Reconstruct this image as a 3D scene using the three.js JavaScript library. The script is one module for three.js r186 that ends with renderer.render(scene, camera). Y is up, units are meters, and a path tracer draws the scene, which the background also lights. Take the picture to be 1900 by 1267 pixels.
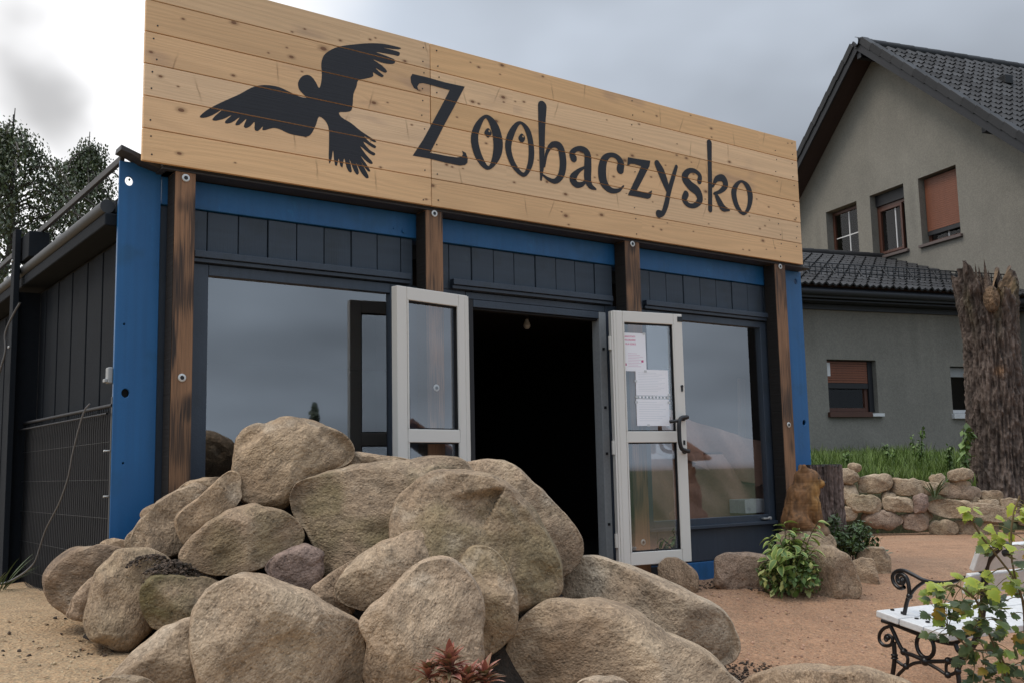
import * as THREE from 'three';
import { ImprovedNoise } from 'three/addons/math/ImprovedNoise.js';
import { RoundedBoxGeometry } from 'three/addons/geometries/RoundedBoxGeometry.js';
import { mergeGeometries } from 'three/addons/utils/BufferGeometryUtils.js';
import { MarchingCubes } from 'three/addons/objects/MarchingCubes.js';

// ------------------------------------------------------------------ camera, sky, sun, exposure
const scene = new THREE.Scene();
const camera = new THREE.PerspectiveCamera(36.75, 1024 / 682, 0.1, 900);
camera.position.set(-1.588, 1.042, 5.9);
camera.rotation.set(0.1253, -0.6345, -0.0209, 'YXZ');
scene.add(camera);

const perlin = new ImprovedNoise();
const noise = (x, y, z) => perlin.noise(x, y, z);
function fbm(x, y, z, octaves = 4, gain = 0.5) {
  let s = 0, a = 1, f = 1, t = 0;
  for (let i = 0; i < octaves; i++) { s += a * noise(x * f + i * 17.3, y * f + i * 5.1, z * f + i * 9.7); t += a; a *= gain; f *= 2.03; }
  return s / t;
}
const smooth = (a, b, x) => { const t = Math.min(1, Math.max(0, (x - a) / (b - a))); return t * t * (3 - 2 * t); };
const mix = (a, b, t) => a + (b - a) * t;
const clamp = (x, a = 0, b = 1) => Math.min(b, Math.max(a, x));
function random(seed) {
  let s = seed >>> 0;
  return () => { s = (s + 0x6d2b79f5) >>> 0; let t = Math.imul(s ^ (s >>> 15), 1 | s); t = (t + Math.imul(t ^ (t >>> 7), 61 | t)) ^ t; return ((t ^ (t >>> 14)) >>> 0) / 4294967296; };
}

// overcast sky: bright break in the cloud to the left, blue-grey cloud to the right
function makeSky() {
  const W = 1024, H = 512, data = new Float32Array(W * H * 4);
  for (let j = 0; j < H; j++) {
    const el = ((j + 0.5) / H - 0.5) * Math.PI, ce = Math.cos(el), y = Math.sin(el);
    for (let i = 0; i < W; i++) {
      const az = ((i + 0.5) / W - 0.5) * 2 * Math.PI, x = ce * Math.cos(az), z = ce * Math.sin(az);
      const ahead = x * 0.5928 - z * 0.8053, right = x * 0.8053 + z * 0.5928;
      const a = Math.atan2(right, ahead) * 57.3, e = el * 57.3;
      const yy = Math.max(y, 0.02) + 0.12;
      const c = fbm(x / yy * 0.9 + 3.1, 2.2, z / yy * 0.9 + 8.4, 5, 0.55);
      const c2 = fbm(x * 2.2 + 11, y * 4.5, z * 2.2 + 4, 5, 0.55);
      const edge = a + c2 * 16;
      const bright = smooth(-2, -17, edge) * (1 - smooth(-70, -120, a)) * smooth(75, 40, e);
      const v = 0.52 * (1 + 0.55 * c + 0.5 * c2) + 0.04 * smooth(24, 40, e) + 1.5 * smooth(28, 75, e) + 0.1 * smooth(60, 130, Math.abs(a)) * (1 + 0.8 * c2) + 0.22 * smooth(5, -9, edge) * (1 - smooth(-70, -120, a));
      const back = smooth(60, 120, Math.abs(a)) * smooth(45, 20, e);
      let r = v * mix(0.9, 0.84, back), g = v * 1.0, b = v * mix(1.15, 1.2, back);
      const c3 = fbm(x * 9, y * 11, z * 9, 4, 0.55);
      const blob = Math.exp(-(Math.pow((a + 24.5) / 3.8, 2) + Math.pow((e - 18.3 + (a + 24.2) * 0.45) / 2.9, 2)));
      const hot = 1.2 + 0.2 * c2 - 0.58 * smooth(0.15, 1.0, blob + c3 * 0.9);
      const k = bright;
      r = mix(r, hot, k); g = mix(g, hot, k); b = mix(b, hot * 1.015, k);
      const d = smooth(-2, -12, e);
      const o = (j * W + i) * 4;
      data[o] = mix(r, 0.16, d); data[o + 1] = mix(g, 0.13, d); data[o + 2] = mix(b, 0.1, d); data[o + 3] = 1;
    }
  }
  const t = new THREE.DataTexture(data, W, H, THREE.RGBAFormat, THREE.FloatType);
  t.mapping = THREE.EquirectangularReflectionMapping; t.magFilter = THREE.LinearFilter; t.minFilter = THREE.LinearFilter;
  t.wrapS = THREE.RepeatWrapping; t.needsUpdate = true;
  return t;
}
scene.background = makeSky();
scene.environment = scene.background;

const sun = new THREE.DirectionalLight(0xfff2e2, 1.5);
sun.position.set(-8, 15, -2.5);
sun.target.position.set(1, 0, 0);
sun.castShadow = true;
sun.shadow.radius = 40;
sun.shadow.mapSize.set(2048, 2048);
Object.assign(sun.shadow.camera, { left: -22, right: 22, top: 22, bottom: -22, near: 1, far: 80 });
scene.add(sun, sun.target);

const renderer = new THREE.WebGLRenderer({ antialias: true });
renderer.setSize(1024, 682);
renderer.toneMapping = THREE.LinearToneMapping;
renderer.toneMappingExposure = 1.0;
renderer.shadowMap.enabled = true;

// ------------------------------------------------------------------ naming and building helpers
const used = new Map();
function numbered(name) { const n = used.get(name) ?? 0; used.set(name, n + 1); return n ? `${name}_${String(n).padStart(3, '0')}` : name; }
function tag(o, label, category, group, kind) {
  if (label) o.userData.label = label;
  if (category) o.userData.category = category;
  if (group) o.userData.group = group;
  if (kind) o.userData.kind = kind;
  return o;
}
function thing(name, label, category, [x, y, z] = [0, 0, 0], turn = 0, group) {
  const o = new THREE.Group(); o.name = numbered(name); o.position.set(x, y, z); o.rotation.y = turn;
  scene.add(o); return tag(o, label, category, group);
}
function part(name, geometry, material, parent = scene, label) {
  const m = new THREE.Mesh(geometry, material); m.name = parent === scene ? numbered(name) : name;
  m.castShadow = m.receiveShadow = true; parent.add(m); if (label) m.userData.label = label; return m;
}
const V = (x, y, z) => new THREE.Vector3(x, y, z);
// texture coordinates in metres, laid along the face's main axis; (ou, ov) shifts the pattern
function metreUV(g, ou = 0, ov = 0, upright = false) {
  const p = g.attributes.position, n = g.attributes.normal, uv = new Float32Array(p.count * 2);
  for (let i = 0; i < p.count; i++) {
    const x = p.getX(i), y = p.getY(i), z = p.getZ(i), nx = Math.abs(n.getX(i)), ny = Math.abs(n.getY(i)), nz = Math.abs(n.getZ(i));
    let u, v;
    if (nz >= nx && nz >= ny) { u = x; v = y; } else if (nx >= ny) { u = z; v = y; } else { u = x; v = z; }
    if (upright) [u, v] = [v, u];
    uv[2 * i] = u + ou; uv[2 * i + 1] = v + ov;
  }
  g.setAttribute('uv', new THREE.BufferAttribute(uv, 2)); return g;
}
// box from corner to corner
function box(x0, x1, y0, y1, z0, z1, r = 0.004, ou = 0, ov = 0, upright = false) {
  const w = x1 - x0, h = y1 - y0, d = z1 - z0, rr = Math.min(r, w * 0.3, h * 0.3, d * 0.3);
  const g = rr > 0 ? new RoundedBoxGeometry(w, h, d, 1, rr) : new THREE.BoxGeometry(w, h, d);
  g.translate((x0 + x1) / 2, (y0 + y1) / 2, (z0 + z1) / 2);
  return metreUV(g, ou, ov, upright);
}
function plain(g) { const o = g.index ? g.toNonIndexed() : g; for (const k of Object.keys(o.attributes)) if (!['position', 'normal', 'uv'].includes(k)) o.deleteAttribute(k); o.morphAttributes = {}; return o; }
function join(list) { return mergeGeometries(list.map(plain)); }
function tube(points, r, segments = 0, sides = 8, closed = false) {
  const c = new THREE.CatmullRomCurve3(points, closed, 'centripetal');
  return new THREE.TubeGeometry(c, segments || points.length * 4, r, sides, closed);
}
function ball(x, y, z, r, d = 8) { const g = new THREE.SphereGeometry(r, d + 2, d); g.translate(x, y, z); return g; }
function cyl(x, y, z, r, h, axis = 'y', sides = 16) {
  const g = new THREE.CylinderGeometry(r, r, h, sides);
  if (axis === 'z') g.rotateX(Math.PI / 2); if (axis === 'x') g.rotateZ(Math.PI / 2);
  g.translate(x, y, z); return g;
}

// ------------------------------------------------------------------ textures and materials
const srgb8 = (v) => Math.round(255 * clamp(v <= 0.0031308 ? v * 12.92 : 1.055 * Math.pow(v, 1 / 2.4) - 0.055));
function texture(w, h, f, metresU, metresV, color = false, offset = [0, 0]) {
  const d = new Uint8Array(w * h * 4);
  for (let j = 0; j < h; j++) for (let i = 0; i < w; i++) {
    const c = f((i + 0.5) / w, (j + 0.5) / h), o = (j * w + i) * 4;
    if (typeof c === 'number') d[o] = d[o + 1] = d[o + 2] = color ? srgb8(c) : Math.round(255 * clamp(c));
    else { d[o] = color ? srgb8(c[0]) : 255 * clamp(c[0]); d[o + 1] = color ? srgb8(c[1]) : 255 * clamp(c[1]); d[o + 2] = color ? srgb8(c[2]) : 255 * clamp(c[2]); }
    d[o + 3] = 255;
  }
  const t = new THREE.DataTexture(d, w, h);
  t.wrapS = t.wrapT = THREE.RepeatWrapping; t.magFilter = THREE.LinearFilter; t.minFilter = THREE.LinearFilter;
  t.repeat.set(1 / metresU, 1 / metresV); t.offset.set(...offset);
  if (color) t.colorSpace = THREE.SRGBColorSpace; t.needsUpdate = true; return t;
}
// noise on a torus, so that a tile repeats without a seam
function loop(u, v, k, seed, octaves = 3, ky = k) {
  let s = 0, a = 1, t = 0;
  for (let o = 0; o < octaves; o++) {
    const f = 2 ** o, px = Math.max(1, Math.round(k * f)), py = Math.max(1, Math.round(ky * f));
    // wrapped lattice noise
    const x = u * px, y = v * py, x0 = Math.floor(x), y0 = Math.floor(y), fx = x - x0, fy = y - y0, sx = fx * fx * (3 - 2 * fx), sy = fy * fy * (3 - 2 * fy);
    const h = (i, j) => { let n = Math.imul(((i % px) + px) % px + 1, 374761393) ^ Math.imul(((j % py) + py) % py + 7, 668265263) ^ Math.imul(seed + o * 31, 2147483647 - 12345); n = Math.imul(n ^ (n >>> 13), 1274126177); n ^= n >>> 16; return ((n >>> 0) / 4294967296) * 2 - 1; };
    s += a * mix(mix(h(x0, y0), h(x0 + 1, y0), sx), mix(h(x0, y0 + 1), h(x0 + 1, y0 + 1), sx), sy); t += a; a *= 0.55;
  }
  return s / t;
}
const std = (o) => new THREE.MeshStandardMaterial({ roughness: 0.8, metalness: 0, ...o });
const phys = (o) => new THREE.MeshPhysicalMaterial({ roughness: 0.8, metalness: 0, ...o });
const rgb = (r, g, b) => new THREE.Color().setRGB(r, g, b);

// granite: speckled grain, colour comes from the stone's own vertex colours
const graniteF = (streak) => (u, v) => {
  const g1 = loop(u, v, 64, 3 + streak, 2, streak ? 96 : 64), g2 = loop(u, v, streak ? 9 : 18, 9, 3, streak ? 26 : 18), g3 = loop(u, v, 5, 21, 3), sp = loop(u, v, streak ? 60 : 110, 55, 1, 120), pit = loop(u, v, 34, 71, 2);
  let b = 0.74 + 0.19 * g1 + 0.24 * g2 + 0.16 * g3;
  const light = smooth(0.45, 0.8, sp), dark = smooth(0.5, 0.9, -loop(u, v, 90, 77, 1)) * 0.35 + smooth(0.46, 0.75, pit) * 0.28;
  b = b * (1 - dark) + light * 0.38;
  return [b * 1.02 + light * 0.02, b, b * 0.97];
};
const graniteMaps = [0, 1].map((k) => texture(768, 768, graniteF(k), 0.62, 0.62, true));
const graniteBumps = [0, 1].map((k) => texture(768, 768, (u, v) => 0.5 + 0.24 * loop(u, v, 64, 3 + k, 2, k ? 96 : 64) + 0.3 * loop(u, v, k ? 9 : 18, 9, 3, k ? 26 : 18) + 0.18 * loop(u, v, 40, 33, 2) - 0.25 * smooth(0.46, 0.75, loop(u, v, 34, 71, 2)), 0.62, 0.62));
const rockMats = [0, 1].map((k) => std({ map: graniteMaps[k], bumpMap: graniteBumps[k], bumpScale: 0.009, roughness: 0.9, vertexColors: true })), rockMat = rockMats[0];

// coarse red-brown gravel and pale sand share a grain; the ground's vertex colours choose between them
const grit = (u, v) => {
  const a = loop(u, v, 150, 4, 1), b = loop(u, v, 80, 8, 2), c = loop(u, v, 9, 14, 4), s = loop(u, v, 190, 41, 1);
  let k = 0.68 + 0.13 * a + 0.13 * b + 0.12 * c; k += 0.28 * smooth(0.5, 0.85, s) - 0.25 * smooth(0.5, 0.85, -s); return k;
};
const gritMap = texture(1024, 1024, (u, v) => { const k = grit(u, v), h = 0.05 * loop(u, v, 120, 91, 1); return [k + h, k, k - h * 0.6]; }, 1.35, 1.35, true);
const gritBump = texture(1024, 1024, (u, v) => 0.5 + 0.25 * loop(u, v, 150, 4, 1) + 0.2 * loop(u, v, 80, 8, 2) + 0.35 * loop(u, v, 14, 15, 3), 1.35, 1.35);
const groundMat = std({ map: gritMap, bumpMap: gritBump, bumpScale: 0.012, roughness: 1, vertexColors: true });

// spruce sign boards: six rows of their own grain with knots and rust-brown dashes
function spruce(seed) {
  const W = 2048, H = 1152, r = random(seed), rows = 6, knots = [];
  for (let k = 0; k < rows; k++) for (let n = 0; n < 17; n++) knots.push([r() * 4, k * 0.19 + 0.015 + r() * 0.16, 0.005 + r() * r() * 0.014, r(), r() < 0.45 ? 1 : 0]);
  const tone = Array.from({ length: rows }, () => [0.84 + r() * 0.25, r()]);
  return texture(W, H, (u, v) => {
    const x = u * 4, y = v * 1.14, row = Math.min(5, Math.floor(y / 0.19)), yl = y - row * 0.19;
    let warp = 0, dark = 0, ring = 0, dash = 0;
    for (const [kx, ky, kr, kk, streak] of knots) {
      if (Math.floor(ky / 0.19) !== row) continue;
      let dx = Math.abs(x - kx); if (dx > 2) dx = 4 - dx; const dy = y - ky;
      if (dx > 0.35) continue;
      const d2 = (dx * dx) / 2.2 + dy * dy * 1.6, d = Math.sqrt(d2);
      warp += Math.sign(dy) * 0.012 * Math.exp(-d2 / (0.0012 + kr * 0.05)) * (kr / 0.01);
      if (streak && kk > 0.35) { // cut branch: a fan-shaped reddish mark across the board
        const s = Math.abs((x - kx) - dy * (kk - 0.6) * 1.4 + 0.004 * noise(y * 40, kx * 9, 1)); dash = Math.max(dash, Math.exp(-Math.pow(s / (0.004 + 0.05 * Math.abs(dy)), 2)) * Math.exp(-Math.pow(dy / 0.05, 2)) * 0.55);
      } else { dark = Math.max(dark, smooth(kr, kr * 0.55, d)); ring = Math.max(ring, Math.exp(-Math.pow((d - kr) / (kr * 0.7), 2))); }
    }
    const yy = yl + warp + row * 3.7, big = noise(x * 0.7 + row * 9, yy * 6, row * 3.1 + seed);
    const rings = Math.sin((yy * 85 + 9 * noise(x * 0.45, yy * 7, row * 5.5 + seed) + big * 3) * 2);
    const fine = noise(x * 7, yy * 420, row + 0.5) * 0.5 + noise(x * 22, yy * 900, row + 7.5) * 0.4;
    const cloud = fbm(x * 0.9, y * 4, seed + 2.5, 3), stain = smooth(0.18, 0.5, fbm(x * 1.7 + 4, y * 5, seed + 8.5, 3)) * 0.22;
    let [t, warm] = tone[row];
    const k = t * (1 + 0.05 * rings + 0.09 * fine + 0.12 * cloud) * (1 - stain);
    let R = 0.735 * k, G = 0.482 * k * (1 - 0.06 * warm), B = 0.28 * k * (1 - 0.22 * warm + stain * 0.4);
    const pale = (row === 1 || row === 4) ? 0.3 : 0; R = mix(R, 0.7 * k, pale); G = mix(G, 0.54 * k, pale); B = mix(B, 0.36 * k, pale);
    const m = clamp(dark * 0.95 + ring * 0.4 + dash);
    R = mix(R, 0.2, m); G = mix(G, 0.095, m); B = mix(B, 0.042, m);
    return [R, G, B];
  }, 4, 1.14, true);
}
const spruceMaps = [spruce(3), spruce(8)];
const spruceBump = texture(512, 512, (u, v) => 0.5 + 0.3 * loop(u, v, 3, 5, 3, 90) + 0.15 * loop(u, v, 8, 6, 2, 160), 1.2, 0.5);
const boardMats = spruceMaps.map((m) => std({ map: m, bumpMap: spruceBump, bumpScale: 0.0012, roughness: 0.72 }));

// charred and oiled posts, grain upright (u runs along the post)
const charMap = texture(1024, 512, (u, v) => {
  const g = loop(u, v, 4, 6, 3, 46), f = loop(u, v, 16, 7, 2, 120), b = loop(u, v, 5, 12, 3, 3), knot = smooth(0.35, 0.75, loop(u, v, 9, 66, 2, 6));
  const burn = clamp(smooth(-0.22, 0.3, b + 0.35 * f) * 0.8 + knot * 0.8 + 0.25 * f + 0.2 * g), lit = 1 + 0.45 * g + 0.35 * f;
  return [mix(0.25, 0.022, burn) * lit, mix(0.128, 0.013, burn) * lit, mix(0.062, 0.009, burn) * lit];
}, 2.6, 0.55, true);
const charBump = texture(512, 512, (u, v) => 0.5 + 0.35 * loop(u, v, 4, 6, 3, 46) + 0.2 * loop(u, v, 16, 7, 2, 120), 2.6, 0.55);
const postMat = std({ map: charMap, bumpMap: charBump, bumpScale: 0.005, roughness: 0.66 });

// paint: slight mottling, dust and runs so that no panel is one flat tone
const grime = texture(1024, 1024, (u, v) => { const a = loop(u, v, 3, 31, 4), b = loop(u, v, 26, 32, 3, 3), c = loop(u, v, 170, 33, 1); return clamp(0.84 + 0.1 * a + 0.09 * b + 0.06 * c); }, 2.3, 2.3, true);
const wear = texture(1024, 1024, (u, v) => { const a = loop(u, v, 4, 31, 4), run = loop(u, v, 70, 32, 2, 3), s = smooth(0.62, 0.8, loop(u, v, 120, 39, 1, 60)) * smooth(0.1, 0.5, loop(u, v, 6, 40, 2)), dirt = smooth(0.15, 0.6, loop(u, v, 9, 43, 4)); return [0.8 + 0.13 * a + 0.1 * run + s * 0.3 - dirt * 0.1, 0.8 + 0.12 * a + 0.1 * run + s * 0.2 - dirt * 0.12, 0.8 + 0.1 * a + 0.09 * run + s * 0.1 - dirt * 0.16].map((x) => clamp(x)); }, 1.9, 1.9, true);
const paintBump = texture(512, 512, (u, v) => 0.5 + 0.3 * loop(u, v, 120, 35, 2) + 0.25 * loop(u, v, 10, 36, 3), 0.8, 0.8);
const roughVar = texture(512, 512, (u, v) => 0.72 + 0.2 * loop(u, v, 6, 37, 4) + 0.06 * loop(u, v, 90, 38, 1), 1.7, 1.7);
const M = {
  blue: std({ color: rgb(0.012, 0.118, 0.31), map: wear, bumpMap: paintBump, bumpScale: 0.0008, roughness: 0.62, roughnessMap: roughVar }),
  slate: std({ color: rgb(0.04, 0.055, 0.078), map: wear, bumpMap: paintBump, bumpScale: 0.0012, roughness: 0.6, roughnessMap: roughVar }),
  slateBoard: std({ color: rgb(0.044, 0.063, 0.088), map: wear, bumpMap: spruceBump, bumpScale: 0.0012, roughness: 0.62 }),
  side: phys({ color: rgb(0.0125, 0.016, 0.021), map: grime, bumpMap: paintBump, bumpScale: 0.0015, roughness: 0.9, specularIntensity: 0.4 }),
  flashing: std({ color: rgb(0.045, 0.042, 0.042), map: grime, roughness: 0.6, metalness: 0.2 }),
  gutter: std({ color: rgb(0.03, 0.032, 0.034), map: grime, roughness: 0.55 }),
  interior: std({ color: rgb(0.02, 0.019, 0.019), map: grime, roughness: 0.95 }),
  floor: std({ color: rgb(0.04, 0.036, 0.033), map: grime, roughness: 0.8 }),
  alu: std({ color: rgb(0.68, 0.645, 0.585), roughness: 0.4 }),
  jamb: std({ color: rgb(0.33, 0.34, 0.34), map: grime, roughness: 0.5 }),
  black: std({ color: rgb(0.012, 0.012, 0.013), roughness: 0.5 }),
  rubber: std({ color: rgb(0.008, 0.008, 0.009), roughness: 0.85 }),
  zinc: std({ color: rgb(0.62, 0.61, 0.58), roughness: 0.38, metalness: 0.75 }),
  houseGlass: phys({ color: 0xffffff, transmission: 1, thickness: 0, roughness: 0.03, ior: 1.32 }),
  glass: phys({ color: 0xffffff, transmission: 1, thickness: 0, roughness: 0.02, ior: 3.1 }),
  iron: std({ color: rgb(0.009, 0.009, 0.01), roughness: 0.34, map: grime }),
  paintWhite: std({ color: rgb(0.7, 0.7, 0.69), map: grime, bumpMap: spruceBump, bumpScale: 0.0012, roughness: 0.5 }),
  ink: std({ color: rgb(0.011, 0.011, 0.0155), map: grime, roughness: 0.6, bumpMap: spruceBump, bumpScale: 0.001 }),
  plaster: std({ color: rgb(0.262, 0.247, 0.21), roughness: 0.95 }),
  brownFrame: std({ color: rgb(0.085, 0.03, 0.016), map: grime, roughness: 0.5 }),
  shutter: std({ color: rgb(0.2, 0.066, 0.03), map: grime, roughness: 0.55 }),
  houseGutter: std({ color: rgb(0.032, 0.036, 0.045), map: grime, roughness: 0.5 }),
  darkened: std({ color: rgb(0.012, 0.009, 0.007), bumpMap: charBump, bumpScale: 0.004, roughness: 0.9 }),  // near-black, used only for the strips on the posts
  soffit: std({ color: rgb(0.045, 0.026, 0.021), map: grime, roughness: 0.85 }),
  verge: std({ color: rgb(0.011, 0.012, 0.016), map: grime, roughness: 0.65 }),
  sill: std({ color: rgb(0.12, 0.09, 0.08), map: grime, roughness: 0.6 }),
  dark: std({ color: rgb(0.012, 0.012, 0.014), roughness: 0.6 }),
  cable: std({ color: rgb(0.13, 0.13, 0.135), roughness: 0.6 }),
  wire: std({ color: rgb(0.007, 0.0075, 0.009), roughness: 0.5 }),
  screen: std({ color: rgb(0.005, 0.0055, 0.0075), roughness: 0.85, bumpMap: paintBump, bumpScale: 0.002 }),
  bulb: phys({ color: rgb(0.6, 0.58, 0.54), roughness: 0.25 }),
};
M.tiles = [0, 1, 2, 3].map((i) => std({ color: rgb(0.009 + i * 0.003, 0.0093 + i * 0.003, 0.011 + i * 0.003), roughness: 0.62 + 0.06 * i, map: grime, bumpMap: paintBump, bumpScale: 0.002 }));
M.plaster.map = texture(1024, 1024, (u, v) => clamp(0.79 + 0.17 * loop(u, v, 3, 51, 4) + 0.1 * loop(u, v, 22, 52, 3, 2) * (0.5 + loop(u, v, 4, 57, 2)) + 0.09 * loop(u, v, 160, 53, 1)), 3.4, 3.4, true);
M.plaster.bumpMap = texture(512, 512, (u, v) => 0.5 + 0.4 * loop(u, v, 110, 54, 2), 0.9, 0.9); M.plaster.bumpScale = 0.004;
// ------------------------------------------------------------------ the ground
function groundY(x, z) {
  const left = 0.32 - 0.115 * Math.max(0, z + 0.3), s = Math.max(0, z - 0.8);
  const right = 0.14 - 0.19 * Math.min(s, 2.2) - 0.05 * Math.max(0, s - 2.2);
  const near = mix(left, right, smooth(0.2, 2.6, x)), far = smooth(12, 30, Math.hypot(x - 3, z));
  return mix(near, 0.05, far) + (0.014 * noise(x * 1.7, 3.3, z * 1.7) + 0.016 * noise(x * 3.7, 1.3, z * 3.7) * (1 - 0.6 * smooth(0, 2, x)) + 0.007 * noise(x * 9, 1.3, z * 9)) * (1 - 0.7 * far);
}
{
  const n = 420, pos = [], col = [], uv = [], idx = [], warp = (t) => Math.sinh(t * 6.2) / Math.sinh(6.2);
  for (let j = 0; j <= n; j++) for (let i = 0; i <= n; i++) {
    const x = 3 + 420 * warp((i / n) * 2 - 1), z = 0.5 + 420 * warp((j / n) * 2 - 1);
    pos.push(x, groundY(x, z), z); uv.push(x, z);
    const sandy = 1 - smooth(0.1, 1.9, x + 0.5 * noise(x, 0.5, z) - 0.12 * z), green = smooth(14, 24, Math.hypot(x - 4, z + 1) + 3 * noise(x * 0.3, 7.7, z * 0.3));
    const patch = 0.9 + 0.26 * fbm(x * 0.8, 9.1, z * 0.8, 4) + 0.12 * fbm(x * 5, 2.1, z * 5, 2), dusty = smooth(0.05, 0.5, fbm(x * 0.6 + 5, 4.4, z * 0.6, 3)) * 0.25;
    const c = [mix(0.48, 0.56, sandy), mix(0.275, 0.382, sandy), mix(0.158, 0.215, sandy)];
    col.push(...c.map((v, k) => mix(v * patch * (1 + dusty * [0.1, 0.35, 0.5][k]), [0.045, 0.07, 0.02][k], green)));
  }
  for (let j = 0; j < n; j++) for (let i = 0; i < n; i++) { const a = j * (n + 1) + i; idx.push(a, a + n + 1, a + 1, a + 1, a + n + 1, a + n + 2); }
  const g = new THREE.BufferGeometry();
  g.setAttribute('position', new THREE.Float32BufferAttribute(pos, 3)); g.setAttribute('uv', new THREE.Float32BufferAttribute(uv, 2)); g.setAttribute('color', new THREE.Float32BufferAttribute(col, 3));
  g.setIndex(idx); g.computeVertexNormals();
  tag(part('ground', g, groundMat), 'sand and red-brown gravel ground sloping gently away from the building', undefined, undefined, 'structure');
}
// raised bank behind the dry stone wall; a = along the wall, b = back from it
const bankAt = (a, b) => [9.3 + 0.82 * a + 0.572 * b, -2.72 + 0.572 * a - 0.82 * b];
const bankY = (a, b) => mix(0.1, 0.86, smooth(0.12, 0.42, b)) + 0.035 * Math.max(0, b - 0.4) - 0.16 * smooth(0.9, 2.2, a) * smooth(2.5, 0.3, b) + 0.03 * noise(a * 2, b * 2, 4.4);
{
  const na = 70, nb = 50, pos = [], col = [], uv = [], idx = [];
  for (let j = 0; j <= nb; j++) for (let i = 0; i <= na; i++) {
    const a = -5 + (i / na) * 16, b = 0.05 + Math.pow(j / nb, 2) * 9.5, [x, z] = bankAt(a, b);
    pos.push(x, bankY(a, b), z); uv.push(x, z);
    const k = 0.5 + 0.5 * noise(a * 3, b * 3, 1.1); col.push(mix(0.07, 0.12, k), mix(0.085, 0.095, k), mix(0.03, 0.055, k));
  }
  for (let j = 0; j < nb; j++) for (let i = 0; i < na; i++) { const a = j * (na + 1) + i; idx.push(a, a + 1, a + na + 1, a + 1, a + na + 2, a + na + 1); }
  const g = new THREE.BufferGeometry();
  g.setAttribute('position', new THREE.Float32BufferAttribute(pos, 3)); g.setAttribute('uv', new THREE.Float32BufferAttribute(uv, 2)); g.setAttribute('color', new THREE.Float32BufferAttribute(col, 3));
  g.setIndex(idx); g.computeVertexNormals();
  tag(part('terrace', g, groundMat), 'earth bank held by the dry stone wall in front of the grey house', undefined, undefined, 'structure');
}

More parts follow.
